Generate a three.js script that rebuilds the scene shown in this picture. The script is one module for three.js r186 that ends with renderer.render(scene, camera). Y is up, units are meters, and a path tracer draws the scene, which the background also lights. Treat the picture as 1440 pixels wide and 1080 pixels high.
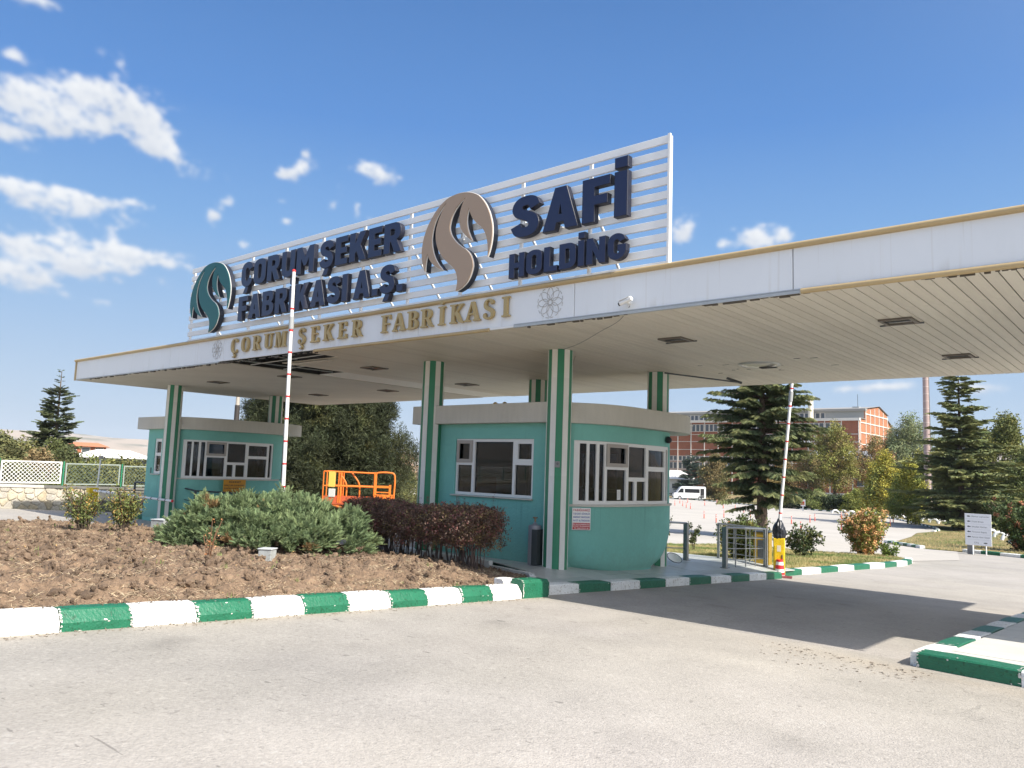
import * as THREE from 'three';
import { mergeGeometries, mergeVertices, toCreasedNormals } from 'three/addons/utils/BufferGeometryUtils.js';
import { RoundedBoxGeometry } from 'three/addons/geometries/RoundedBoxGeometry.js';
import { TextGeometry } from 'three/addons/geometries/TextGeometry.js';
import { FontLoader } from 'three/addons/loaders/FontLoader.js';
import { ImprovedNoise } from 'three/addons/math/ImprovedNoise.js';

// ---------------------------------------------------------------- camera, sky, sun, exposure
const scene = new THREE.Scene();
const camera = new THREE.PerspectiveCamera(52.08, 4 / 3, 0.1, 9000);
camera.position.set(9.833, 2.08, 10.335);
camera.rotation.order = 'YXZ';
const RAD = Math.PI / 180;
camera.rotation.set(6.272 * RAD, 40.849 * RAD, 1.999 * RAD);
const renderer = new THREE.WebGLRenderer({ antialias: true });
renderer.setSize(1024, 768);
renderer.toneMapping = THREE.LinearToneMapping;
renderer.toneMappingExposure = 1.5;
renderer.shadowMap.enabled = true;

const SUN = new THREE.Vector3(Math.cos(43 * RAD), Math.sin(43 * RAD), 0.035).normalize();
const sun = new THREE.DirectionalLight(new THREE.Color(1.0, 0.945, 0.855), 4.9);
sun.position.copy(SUN).multiplyScalar(80); sun.target.position.set(-6, 0, -6);
sun.position.add(sun.target.position);
sun.castShadow = true; sun.shadow.mapSize.set(4096, 4096);
Object.assign(sun.shadow.camera, { left: -45, right: 45, top: 45, bottom: -45, near: 1, far: 260 });
scene.add(sun, sun.target);

function mul32(a) { return () => { a |= 0; a = a + 0x6D2B79F5 | 0; let t = Math.imul(a ^ a >>> 15, 1 | a); t = t + Math.imul(t ^ t >>> 7, 61 | t) ^ t; return ((t ^ t >>> 14) >>> 0) / 4294967296; }; }
const noiser = new ImprovedNoise();
const fbm = (x, y, z, o = 5, g = 0.5) => { let s = 0, a = 1, n = 0; for (let i = 0; i < o; i++) { s += a * noiser.noise(x, y, z); n += a; a *= g; x = x * 2.03 + 11.3; y = y * 2.03 + 5.7; z = z * 2.03 + 3.1; } return s / n; };
const smooth = (a, b, x) => { const t = Math.min(1, Math.max(0, (x - a) / (b - a))); return t * t * (3 - 2 * t); };
const lerp = (a, b, t) => a + (b - a) * t;

{ // computed sky: clear blue air, paler to the horizon, with scattered fair-weather clouds
  const W = 2048, Hh = 1024, data = new Float32Array(W * Hh * 4);
  // clouds: azimuth (deg from -Z, negative towards -X), elevation, half sizes, tilt
  const blobs = [[-74.48, 21.5, 2.4, 1.25, 8], [-70.17, 22.6, 2.3, 1.45, -10], [-67.33, 21.88, 2.02, 1.17, 23], [-65.83, 19.97, 1.93, 0.64, 16], [-71.2, 20.5, 2.3, 0.7, -7], [-75.43, 19.37, 1.47, 0.84, -2], [-72.78, 15.65, 3.49, 0.87, 1], [-69.19, 16.25, 2.03, 0.41, -2], [-74.74, 16.1, 1.71, 0.51, -2], [-71.73, 12.77, 4.66, 0.98, 3], [-73.52, 11.11, 2.18, 0.96, -2], [-67.02, 13.24, 2.55, 0.74, 6], [-69.65, 12.07, 1.81, 0.45, -2], [-57.46, 20.13, 1.26, 0.53, -12], [-56.75, 21.44, 0.34, 0.43, -2], [-51.22, 20.63, 1.68, 0.59, 10], [-61.81, 17.41, 0.43, 1.05, 18], [-62.57, 16.46, 0.38, 0.48, -2], [-54.42, 18.24, 0.44, 0.89, 13], [-52.78, 18.16, 0.25, 0.6, -2], [-51.81, 17.47, 0.4, 0.25, -2], [-60.33, 14.76, 0.58, 0.29, -2], [-58.0, 18.02, 0.49, 0.19, -2], [-57.56, 16.68, 0.39, 0.2, -2], [-28.64, 17.46, 0.95, 0.85, -2], [-23.41, 16.53, 1.56, 0.73, 8], [-25.72, 16.24, 0.79, 0.39, 18], [-21.63, 16.71, 0.53, 0.48, -2], [-74.3, 26.91, 1.06, 0.49, -2], [-75.3, 23.62, 0.58, 0.37, -2], [-71.02, 10.06, 0.54, 0.27, -2], [-69.26, 9.84, 0.55, 0.27, -2], [-9.62, 6.18, 1.9, 0.28, 3], [-15.92, 6.29, 2.6, 0.2, -2]];
  const r = mul32(77);
  for (let i = 0; i < 150; i++) { // the same kind of cloud goes on round the rest of the sky
    const az = -180 + 360 * r(), el = 5 + 40 * Math.pow(r(), 1.6), s = 0.5 + 3.2 * r() * r(), e = 0.3 + 0.3 * r(), t = 24 * (r() - 0.5);
    if (az > -80 && az < -2) continue;
    for (let k = 0; k < 4; k++) blobs.push([az + 2.2 * s * (r() - 0.5), el + 0.7 * s * (r() - 0.5), s * (0.5 + r() * 0.6), s * e * (0.5 + r() * 0.6), t]);
  }
  const grad = [[-90, .40, .42, .44], [-2, .55, .62, .68], [0, .60, .71, .83], [4, .50, .65, .83], [9, .375, .56, .82], [16, .225, .44, .79], [24, .122, .305, .70], [32, .092, .24, .575], [60, .07, .175, .45], [90, .055, .14, .38]];
  const skyAt = (el) => { let i = 1; const S = 1 / 1.5; while (i < grad.length - 1 && el > grad[i][0]) i++; const a = grad[i - 1], b = grad[i], t = Math.min(1, Math.max(0, (el - a[0]) / (b[0] - a[0]))); return [1, 2, 3].map(k => S * lerp(a[k], b[k], t)); };
  const bins = new Map();
  const key = (a, e) => Math.floor((a + 540) / 4) % 90 * 1000 + Math.floor((e + 90) / 4);
  blobs.forEach(b => { const rr = Math.max(b[2], b[3]) * 2.6; for (let a = Math.floor((b[0] - rr) / 4) * 4; a <= b[0] + rr + 4; a += 4) for (let e = Math.floor((b[1] - rr) / 4) * 4; e <= b[1] + rr + 4; e += 4) { const k = key(a, e); if (!bins.has(k)) bins.set(k, []); bins.get(k).push(b); } });
  for (let j = 0; j < Hh; j++) {
    const el = ((j + 0.5) / Hh - 0.5) * 180, base = skyAt(el);
    for (let i = 0; i < W; i++) {
      const th = ((i + 0.5) / W - 0.5) * 2 * Math.PI;           // atan2(z, x)
      let az = Math.atan2(Math.cos(th), -Math.sin(th)) / RAD;
      const p = (j * W + i) * 4;
      let c = base;
      // warmer, brighter air towards the sun's side
      const cs = Math.cos(el * RAD), dx = cs * Math.cos(th), dy = Math.sin(el * RAD), dz = cs * Math.sin(th);
      const mu = Math.max(0, dx * SUN.x + dy * SUN.y + dz * SUN.z), glow = 0.75 * Math.pow(mu, 2.2) + 0.8 * Math.pow(mu, 12) + 1.2 * Math.pow(mu, 90);
      c = [c[0] + glow, c[1] + glow * 0.95, c[2] + glow * 0.85];
      const list = el > 1 ? bins.get(key(az, el)) : null;
      if (list) {
        let env = 0, lowf = 0;
        for (const b of list) { let da = az - b[0]; if (da > 180) da -= 360; if (da < -180) da += 360; da *= cs; const de = el - b[1], t = -b[4] * RAD, u = (da * Math.cos(t) + de * Math.sin(t)) / b[2], v = (-da * Math.sin(t) + de * Math.cos(t)) / b[3]; const g = Math.exp(-(u * u + v * v) * 0.85) * (b[2] < 1.7 ? (b[2] < 0.7 ? 0.74 : 0.84) : 1); env = env + g * (1 - env * 0.55); lowf += g * v; }
        if (env > 0.03) {
          const X = az * cs, n = fbm(X * 0.55, el * 0.9, 3.3, 6, 0.56), n2 = fbm(X * 1.6 + 40, el * 2.2, 9.1, 5, 0.6);
          let d = smooth(0.30, 0.95, env + n * 1.15 + n2 * 0.42 - 0.03);
          d *= smooth(0.03, 0.16, env);
          const edge = smooth(-0.9, 0.9, lowf / (env + 0.2) + n2 * 0.9);
          const cl = [lerp(0.47, 0.645, edge), lerp(0.50, 0.655, edge), lerp(0.55, 0.665, edge)], k = d * (0.62 + 0.34 * smooth(-0.25, 0.3, n2 + 0.6 * n + 0.25 * Math.min(1, env)));
          c = [lerp(c[0], cl[0], k), lerp(c[1], cl[1], k), lerp(c[2], cl[2], k)];
        }
      }
      data[p] = c[0]; data[p + 1] = c[1]; data[p + 2] = c[2]; data[p + 3] = 1;
    }
  }
  const sky = new THREE.DataTexture(data, W, Hh, THREE.RGBAFormat, THREE.FloatType);
  sky.mapping = THREE.EquirectangularReflectionMapping; sky.magFilter = THREE.LinearFilter; sky.minFilter = THREE.LinearFilter; sky.wrapS = THREE.RepeatWrapping; sky.needsUpdate = true;
  scene.background = sky; scene.environment = sky;
}
scene.fog = new THREE.FogExp2(new THREE.Color(0.72, 0.78, 0.86), 0.00011);

// ---------------------------------------------------------------- helpers
const V = (x, y, z) => new THREE.Vector3(x, y, z);
const used = new Map();
function numbered(name) { const n = used.get(name) ?? 0; used.set(name, n + 1); return n ? `${name}_${String(n).padStart(3, '0')}` : name; }
function shadowed(o) { o.castShadow = o.receiveShadow = true; return o; }
function tag(o, label, category, group, kind) { if (label) o.userData.label = label; if (category) o.userData.category = category; if (group) o.userData.group = group; if (kind) o.userData.kind = kind; return o; }
function thing(name, label, category, pos = [0, 0, 0], turn = 0, group) { const o = new THREE.Group(); o.name = numbered(name); o.position.set(...pos); o.rotation.y = turn; scene.add(o); return tag(o, label, category, group); }
function structure(name, label) { const o = new THREE.Group(); o.name = numbered(name); scene.add(o); return tag(o, label, null, null, 'structure'); }
const plain = (g) => { g = g.index ? g.toNonIndexed() : g; for (const k of Object.keys(g.attributes)) if (!['position', 'normal', 'uv', 'color'].includes(k)) g.deleteAttribute(k); if (!g.attributes.normal) g.computeVertexNormals(); if (!g.attributes.uv) g.setAttribute('uv', new THREE.BufferAttribute(new Float32Array(g.attributes.position.count * 2), 2)); return g; };
function joined(list) { list = (Array.isArray(list) ? list : [list]).map(plain); if (list.some(g => g.attributes.color) ) list.forEach(g => { if (!g.attributes.color) g.setAttribute('color', new THREE.BufferAttribute(new Float32Array(g.attributes.position.count * 3).fill(1), 3)); }); return list.length === 1 ? list[0] : mergeGeometries(list); }
function part(name, geo, mat, parent) { const m = shadowed(new THREE.Mesh(Array.isArray(geo) ? joined(geo) : geo, mat)); m.name = name; parent.add(m); return m; }
function solo(name, geo, mat, label, category, group) { const m = part(numbered(name), geo, mat, scene); return tag(m, label, category, group); }
const copyOf = (o, label, group) => { const c = o.clone(); c.name = numbered(o.name.replace(/_\d{3}$/, '')); scene.add(c); if (label) c.userData = { ...c.userData, label }; if (group) c.userData.group = group; return c; };
// uv in metres by the dominant axis of each face
function metreUV(g, s = 1) {
  g = plain(g); const p = g.attributes.position, n = g.attributes.normal, uv = new Float32Array(p.count * 2);
  for (let t = 0; t < p.count; t += 3) {
    const ax = Math.abs(n.getX(t)), ay = Math.abs(n.getY(t)), az = Math.abs(n.getZ(t));
    for (let k = t; k < t + 3; k++) { const [a, b] = ay >= ax && ay >= az ? [p.getX(k), p.getZ(k)] : ax >= az ? [p.getZ(k), p.getY(k)] : [p.getX(k), p.getY(k)]; uv[2 * k] = a * s; uv[2 * k + 1] = b * s; }
  }
  g.setAttribute('uv', new THREE.BufferAttribute(uv, 2)); return g;
}
const box = (x0, x1, y0, y1, z0, z1) => new THREE.BoxGeometry(x1 - x0, y1 - y0, z1 - z0).translate((x0 + x1) / 2, (y0 + y1) / 2, (z0 + z1) / 2);
const rbox = (x0, x1, y0, y1, z0, z1, r = 0.01, s = 2) => new RoundedBoxGeometry(x1 - x0, y1 - y0, z1 - z0, s, r).translate((x0 + x1) / 2, (y0 + y1) / 2, (z0 + z1) / 2);
function rod(a, b, r0, r1 = r0, seg = 8, open = false) { const d = b.clone().sub(a), g = new THREE.CylinderGeometry(r1, r0, d.length(), seg, 1, open); g.applyQuaternion(new THREE.Quaternion().setFromUnitVectors(V(0, 1, 0), d.normalize())); g.translate((a.x + b.x) / 2, (a.y + b.y) / 2, (a.z + b.z) / 2); return g; }
const tube = (pts, r, seg = 24, rad = 6, closed = false) => new THREE.TubeGeometry(new THREE.CatmullRomCurve3(pts, closed), seg, r, rad, closed);
class Tris { constructor() { this.p = []; } tri(a, b, c) { this.p.push(a.x, a.y, a.z, b.x, b.y, b.z, c.x, c.y, c.z); } quad(a, b, c, d) { this.tri(a, b, c); this.tri(a, c, d); } build() { const g = new THREE.BufferGeometry(); g.setAttribute('position', new THREE.Float32BufferAttribute(this.p, 3)); g.computeVertexNormals(); return plain(g); } }

// ground height: the gate stands on a slope that falls away behind it and levels out
function ground(z) {
  const c = Math.min(z, 26);
  if (c > -12) return 0.0145 + 0.052 * c;
  if (c > -60) return -0.6095 + 0.032 * (c + 12);
  if (c > -142) return -2.1455 + 0.0055 * (c + 60);
  return -2.5965 + 0.002 * (Math.max(c, -600) + 142);
}
const BREAKS = [26, -12, -60, -142, -600];
const clipHalf = (poly, f) => { const out = []; for (let i = 0; i < poly.length; i++) { const a = poly[i], b = poly[(i + 1) % poly.length], fa = f(a), fb = f(b); if (fa >= 0) out.push(a); if (fa * fb < 0) { const t = fa / (fa - fb); out.push([lerp(a[0], b[0], t), lerp(a[1], b[1], t)]); } } return out; };
// a flat sheet over the ground, cut where the slope changes
function sheet(poly, off, uvs = 1, extra = []) {
  const cuts = [...BREAKS, ...extra].sort((a, b) => b - a), edges = [1e5, ...cuts, -1e5], pos = [], uv = [];
  for (let i = 0; i + 1 < edges.length; i++) {
    let q = clipHalf(poly, p => edges[i] - p[1]); if (q.length > 2) q = clipHalf(q, p => p[1] - edges[i + 1]);
    if (q.length < 3) continue;
    const pts = q.map(p => new THREE.Vector2(p[0], p[1]));
    for (const f of THREE.ShapeUtils.triangulateShape(pts, [])) {
      let t = f.map(k => q[k]); const ar = (t[1][0] - t[0][0]) * (t[2][1] - t[0][1]) - (t[2][0] - t[0][0]) * (t[1][1] - t[0][1]); if (ar > 0) t = [t[0], t[2], t[1]];
      for (const p of t) { pos.push(p[0], ground(p[1]) + off, p[1]); uv.push(p[0] * uvs, p[1] * uvs); }
    }
  }
  const g = new THREE.BufferGeometry(); g.setAttribute('position', new THREE.Float32BufferAttribute(pos, 3)); g.setAttribute('uv', new THREE.Float32BufferAttribute(uv, 2)); g.computeVertexNormals(); return g;
}
// tileable value noise textures
function tileNoise(N, seed) { const r = mul32(seed), L = new Float32Array(N * N).map(() => r()); return (x, y) => { const xi = Math.floor(x), yi = Math.floor(y), fx = x - xi, fy = y - yi, u = fx * fx * (3 - 2 * fx), v = fy * fy * (3 - 2 * fy), g = (a, b) => L[((b % N + N) % N) * N + (a % N + N) % N]; return lerp(lerp(g(xi, yi), g(xi + 1, yi), u), lerp(g(xi, yi + 1), g(xi + 1, yi + 1), u), v); }; }
function makeTex(size, fn, repeat = 1, srgb = true) {
  const d = new Uint8Array(size * size * 4);
  for (let j = 0; j < size; j++) for (let i = 0; i < size; i++) { const c = fn(i / size, j / size), p = (j * size + i) * 4, a = Array.isArray(c) ? c : [c, c, c]; for (let k = 0; k < 3; k++) { let v = Math.min(1, Math.max(0, a[k])); if (srgb) v = v <= 0.0031308 ? v * 12.92 : 1.055 * Math.pow(v, 1 / 2.4) - 0.055; d[p + k] = Math.round(v * 255); } d[p + 3] = 255; }
  const t = new THREE.DataTexture(d, size, size, THREE.RGBAFormat); t.wrapS = t.wrapT = THREE.RepeatWrapping; t.magFilter = THREE.LinearFilter; t.minFilter = THREE.LinearMipmapLinearFilter; t.generateMipmaps = true; if (srgb) t.colorSpace = THREE.SRGBColorSpace; t.repeat.set(repeat, repeat); t.needsUpdate = true; return t;
}
const withRepeat = (t, x, y = x) => { const c = t.clone(); c.repeat.set(x, y); c.needsUpdate = true; return c; };
const octs = (n, u, v, f0, o, g = 0.5) => { let s = 0, a = 1, t = 0; for (let i = 0; i < o; i++) { s += a * n(u * f0 * (1 << i), v * f0 * (1 << i)); t += a; a *= g; } return s / t; };
const nA = tileNoise(256, 5), nB = tileNoise(512, 9), nC = tileNoise(1024, 21);
const col = (r, g, b) => new THREE.Color().setRGB(r, g, b);
const std = (c, rough = 0.7, o = {}) => new THREE.MeshStandardMaterial({ color: Array.isArray(c) ? col(...c) : c, roughness: rough, side: THREE.DoubleSide, ...o });

const T = {};
T.asphalt = makeTex(2048, (u, v) => { // 16 m of worn pale concrete-grey asphalt: chips, tyre-polished bands, stains, hairline cracks
  const big = octs(nA, u, v, 4, 4), mid = octs(nB, u + .3, v, 32, 3), fine = nC(u * 1024, v * 1024), chip = nC(u * 512 + 7, v * 512), w = octs(nA, u, v + .5, 8, 3);
  let l = 0.86 + 0.26 * (big - .5) + 0.16 * (mid - .5) + 0.20 * (fine - .5) + (chip > .83 ? 0.10 : chip < .12 ? -0.16 : 0);
  const cr = Math.abs(octs(nA, u + .13, v + .71, 4, 5) - 0.5); if (cr < 0.0012 && w > .56) l *= 0.84;
  const st = nB(u * 64 + 3, v * 256); if (st > .965) l *= 0.62;
  return [l * (1 + .03 * (big - .5)), l * 0.965, l * (0.925 - .05 * (w - .5))];
});
T.asphaltBump = makeTex(1024, (u, v) => nC(u * 1024, v * 1024) * .7 + nB(u * 512, v * 512) * .3, 1, false);
T.plaza = makeTex(1024, (u, v) => { const b = octs(nA, u, v, 4, 5), s = octs(nB, u * .25, v, 64, 3); const l = .9 + .18 * (b - .5) + .14 * (s - .5) + .1 * (nC(u * 1024, v * 1024) - .5); return [l, l * .975, l * .94]; });
T.plaster = makeTex(1024, (u, v) => { const b = octs(nA, u, v, 4, 5), dr = octs(nB, u, v * .12, 48, 3), f = nC(u * 700, v * 700); const l = .93 + .16 * (b - .5) + .10 * (dr - .5) + .05 * (f - .5); return [l, l, l * .99]; });
T.wall = makeTex(1024, (u, v) => { // 4 m square, v = height
  const h = v * 4, b = octs(nA, u, v, 6, 5), f = octs(nB, u, v, 64, 3), dr = nB(u * 200, v * 3) * .6 + nB(u * 90, v * 2 + 7) * .4, pt = octs(nA, u + .4, v + .2, 3, 4);
  let l = .94 + .13 * (b - .5) + .06 * (f - .5); l -= .13 * smooth(.62, .9, dr) * smooth(.2, 1.35, h) * smooth(1.5, 1.3, h) + .10 * smooth(.66, .92, dr) * smooth(2.4, 3.05, h); if (pt > .62) l *= 1.045;
  const foot = smooth(.55, .02, h + .35 * (b - .5) + .3 * (f - .5)) * (h < 1 ? 1 : 0), k = .30 * foot; return [lerp(l, .9, k), lerp(l, .52, k), lerp(l, .42, k)]; });
T.fascia = makeTex(1024, (u, v) => { const b = octs(nA, u, v * .5, 4, 4), dr = nB(u * 160, v * 3) * .6 + nB(u * 320 + 9, v * 2) * .4, low = smooth(.75, 1, dr); const run = smooth(.55, .95, nB(u * 60 + 4, v * 1.5)) * smooth(.4, .8, nA(u * 20, v * 8)); const l = .95 + .08 * (b - .5) - .13 * low - .07 * run; return [l, l * (1 - .03 * low - .02 * run), l * (1 - .07 * low - .05 * run)]; });
T.soil = makeTex(1024, (u, v) => { const b = octs(nA, u, v, 8, 5), f = octs(nB, u, v, 64, 4), k = nC(u * 900, v * 300); const l = .75 + .5 * (b - .5) + .7 * (f - .5) + (k > .93 ? .28 : 0); return [l, l * .80, l * .62]; });
T.grass = makeTex(1024, (u, v) => { const b = octs(nA, u, v, 6, 5), f = octs(nB, u, v, 96, 3), g = smooth(.35, .62, b); const l = .7 + .6 * (f - .5); return [l * lerp(.95, .55, g), l * lerp(.80, .62, g), l * lerp(.50, .28, g)]; });
T.bark = makeTex(512, (u, v) => { const b = nB(u * 32, v * 8), f = nB(u * 128, v * 24); const l = .55 + .6 * (b - .5) + .5 * (f - .5); return [l, l * .9, l * .8]; });
T.brick = makeTex(512, (u, v) => { const b = octs(nA, u, v, 8, 4), f = nB(u * 128, v * 256); const l = .9 + .25 * (b - .5) + .22 * (f - .5); return l; });
T.paint = makeTex(1024, (u, v) => { const b = octs(nA, u, v, 8, 5), f = octs(nB, u, v, 64, 3), c = octs(nB, u + .37, v + .11, 40, 4, .6), sc = nC(u * 260, v * 700), sf = nB(u * 24, v * 200); const chip = smooth(.665, .70, c); let l = .95 + .22 * (b - .5) + .14 * (f - .5) - (sc > .95 ? .22 : 0) - .16 * smooth(.72, .95, sf); return [lerp(l, .62, chip), lerp(l, .58, chip), lerp(l * .98, .52, chip)]; });
T.rough = makeTex(512, (u, v) => octs(nB, u, v, 32, 4), 1, false);
T.stone = makeTex(512, (u, v) => { const b = octs(nA, u, v, 6, 5), f = octs(nB, u, v, 48, 3); const l = .85 + .4 * (b - .5) + .25 * (f - .5); return [l, l * .96, l * .9]; });
T.floor = makeTex(512, (u, v) => { const b = octs(nA, u, v, 6, 5), f = nC(u * 512, v * 512); return .9 + .22 * (b - .5) + .12 * (f - .5); });

const M = {
  asphalt: std([.43, .408, .375], .9, { vertexColors: true, map: withRepeat(T.asphalt, 1 / 16), bumpMap: withRepeat(T.asphaltBump, 1 / 6), bumpScale: .006 }),
  chip: std([.62, .60, .55], .9), plaza: std([.50, .475, .435], .9, { map: withRepeat(T.plaza, 1 / 24) }),
  soil: std([.272, .228, .188], 1, { map: withRepeat(T.soil, 1 / 2.5), bumpMap: withRepeat(T.rough, 1 / .7), bumpScale: .03 }),
  grass: std([.36, .32, .20], 1, { map: withRepeat(T.grass, 1 / 6) }),
  field: std([.40, .345, .25], 1, { map: withRepeat(T.grass, 1 / 40) }),
  teal: std([.205, .515, .44], .75, { map: withRepeat(T.wall, .25), bumpMap: withRepeat(T.rough, 1.1), bumpScale: .004 }),
  colGreen: std([.030, .24, .125], .45, { map: withRepeat(T.plaster, .5) }),
  stripe: std([.80, .79, .74], .5, { map: withRepeat(T.plaster, .5) }),
  slab: std([.60, .575, .51], .85, { map: withRepeat(T.plaster, .35), bumpMap: withRepeat(T.rough, 1), bumpScale: .004 }),
  fascia: std([.83, .855, .87], .5, { map: withRepeat(T.fascia, .25) }),
  trim: std([.50, .375, .20], .45, { map: withRepeat(T.plaster, .5) }),
  flash: std([.52, .53, .52], .4, { metalness: .4, map: withRepeat(T.plaster, .5) }),
  soffit: std([.73, .675, .585], .6, { map: withRepeat(T.plaster, .3) }),
  soffitPlain: std([.60, .565, .50], .7, { map: withRepeat(T.plaster, .3) }),
  soffitNew: std([.80, .78, .72], .6),
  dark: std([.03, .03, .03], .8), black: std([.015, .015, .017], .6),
  deck: std([.09, .085, .08], .9),
  frame: std([.78, .77, .74], .45), frameOld: std([.40, .36, .32], .6),
  glass: new THREE.MeshPhysicalMaterial({ color: col(.36, .40, .44), roughness: .02, transmission: 1, thickness: 0, ior: 1.32, side: THREE.DoubleSide }),
  interior: std([.05, .05, .05], .9),
  kerbGreen: std([.012, .145, .075], .5, { map: withRepeat(T.paint, .8), bumpMap: withRepeat(T.rough, 1.5), bumpScale: .006 }),
  kerbWhite: std([.84, .84, .82], .6, { map: withRepeat(T.paint, .8), bumpMap: withRepeat(T.rough, 1.5), bumpScale: .006 }),
  tile: std([.52, .535, .50], .35, { map: withRepeat(T.floor, .7) }), tileB: std([.47, .49, .46], .4, { map: withRepeat(T.floor, .7) }), tilePale: std([.66, .64, .58], .6, { map: withRepeat(T.floor, .7) }), tileC: std([.56, .57, .54], .38, { map: withRepeat(T.floor, .7) }),
  concrete: std([.50, .485, .45], .9, { map: withRepeat(T.stone, .8) }),
  steel: std([.30, .31, .31], .4, { metalness: .7 }), steelDark: std([.10, .11, .12], .5, { metalness: .5 }),
  white: std([.80, .80, .78], .5), red: std([.60, .03, .03], .5), yellow: std([.82, .56, .015], .45, { map: withRepeat(T.paint, 1.3) }),
  navy: new THREE.MeshPhysicalMaterial({ color: col(.014, .018, .058), roughness: .35, clearcoat: .3, clearcoatRoughness: .15, side: THREE.DoubleSide }),
  navySide: std([.013, .015, .03], .45), gold: std([.47, .345, .155], .4, { metalness: .3 }),
  bronze: std([.36, .265, .19], .45), logoTeal: std([.010, .105, .105], .4), logoSide: std([.02, .025, .04], .35), logoEdge: std([.72, .70, .66], .4),
  slat: std([.80, .81, .81], .5), orange: std([.82, .20, .025], .45), bag: std([.02, .022, .028], .35),
  bark: std([.23, .19, .155], .95, { map: withRepeat(T.bark, 1), bumpMap: withRepeat(T.bark, 1), bumpScale: .02 }),
};

// ---------------------------------------------------------------- ground, roads, lawns, hills
{
  const G = [[-4200, 400], [4200, 400], [4200, -5200], [-4200, -5200]];
  tag(shadowed(part('ground', sheet(G, -0.06), M.field, scene)), 'dry open ground under and around the gate', null, null, 'structure');
  const roadPoly = [[-23.6, 60], [60, 60], [60, -31], [12, -34.2], [3.3, -36.8], [.1, -38.1], [-1.6, -38], [-4.2, -41], [-8.7, -66], [-30, -50], [-16, -20], [-23.6, -20]];
  // near lanes on a fine grid that carries the wear: wheel paths, oil drips, sand along the kerbs, a patched strip
  const near = [[-23.6, -12], [24, -12], [24, 18], [-23.6, 18]], NX = 238, NZ = 150, pos = [], uv = [], cl = [], idx = [];
  const spots = [], rs = mul32(123); for (let i = 0; i < 46; i++) spots.push([1.8 + 7 * rs(), -10 + 17 * rs(), .05 + .25 * rs() * rs(), .1 + .25 * rs()]);
  for (let j = 0; j <= NZ; j++) for (let i = 0; i <= NX; i++) {
    const x = lerp(-23.6, 24, i / NX), z = lerp(18, -12, j / NZ); pos.push(x, ground(z), z); uv.push(x, z); const n = fbm(x * .35, z * .12, 2.2, 4), n2 = fbm(x * 1.3, z * 1.1, 7.1, 4);
    let l = 1 + .16 * n + .07 * n2; const bend = .6 * fbm(0, z * .07, 4, 2);
    for (const c of [2.75, 4.45, -8.2, -9.9]) l -= .075 * Math.exp(-Math.pow((x - c - bend) / .36, 2)) * (.6 + n2); l -= .05 * Math.exp(-Math.pow((x - 3.6 - bend) / .25, 2));
    for (const [sx, sz, sr, sd] of spots) { const d = Math.hypot(x - sx, z - sz) / sr; if (d < 3) l -= sd * Math.exp(-d * d * 1.2); }
    const sand = Math.exp(-Math.max(0, x - 1.57) / .22) * (x > 1.5 ? 1 : 0) * smooth(-1, .5, z) + .8 * Math.exp(-Math.abs(z - .75 - .14 * (x - 7.4)) / .35) * (x > 6.6 ? 1 : smooth(5, 6.6, x)), sk = Math.min(1, sand * (.7 + 1.1 * n2));
    cl.push(l * lerp(1, 1.02, sk), l * lerp(1, .95, sk), l * lerp(1, .84, sk)); if (i < NX && j < NZ) { const p = j * (NX + 1) + i, q = p + NX + 1; idx.push(p, p + 1, q, p + 1, q + 1, q); }
  }
  const ng = new THREE.BufferGeometry(); ng.setAttribute('position', new THREE.Float32BufferAttribute(pos, 3)); ng.setAttribute('uv', new THREE.Float32BufferAttribute(uv, 2)); ng.setAttribute('color', new THREE.Float32BufferAttribute(cl, 3)); ng.setIndex(idx); ng.computeVertexNormals(); void near;
  const rest = [clipHalf(roadPoly, p => -12 - p[1]), [[-23.6, 60], [60, 60], [60, 18], [-23.6, 18]], [[24, 18], [60, 18], [60, -12], [24, -12]]].map(q => sheet(q, 0));
  tag(part('road', [ng, ...rest], M.asphalt, scene), 'worn pale grey asphalt of the gate lanes', null, null, 'structure');
  const plazaPoly = [[-14, -18.5], [-6.9, -19.6], [-5.9, -24.6], [-2.65, -23.8], [-.3, -26.7], [1.05, -24.9], [2.0, -29], [0.1, -38.06], [-1.6, -37.95], [-4.2, -40.95], [-8.7, -66], [-8.3, -71.5], [-10, -78.7], [-18, -95.5], [-28, -109], [-45.6, -119], [-61, -131], [-75, -138], [-110, -138], [-110, -60], [-45, -26]];
  tag(part('plaza', sheet(plazaPoly, .012), M.plaza, scene), 'wide bright concrete yard behind the gate', null, null, 'structure');
  const lawnPoly = [[1.0, -11.8], [1.2, -14.4], [1.4, -18], [1.55, -21.5], [1.2, -24.2], [.9, -25.2], [-.3, -26.9], [-2.65, -24], [-5.9, -24.8], [-6.9, -19.8], [-14, -18.7], [-14, -12.4], [-.6, -12.4]];
  tag(part('lawn', sheet(lawnPoly, .08), M.grass, scene), 'thin yellowing lawn between the gate and the yard', null, null, 'structure');
  const lawnR = [[-4.2, -41.1], [-1.6, -38.2], [.1, -38.3], [3.3, -37], [12, -34.4], [60, -31.2], [120, -40], [120, -190], [-60, -190], [-61, -132], [-45.6, -120], [-28, -110], [-18, -96], [-10, -79], [-8.3, -72], [-8.7, -66.5]];
  tag(part('lawn', sheet(lawnR, .03), M.grass, scene), 'dry lawn with trees at the far right of the yard', null, null, 'structure').name = numbered('lawn') + '_001';
  used.set('lawn', 2);
}
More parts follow.
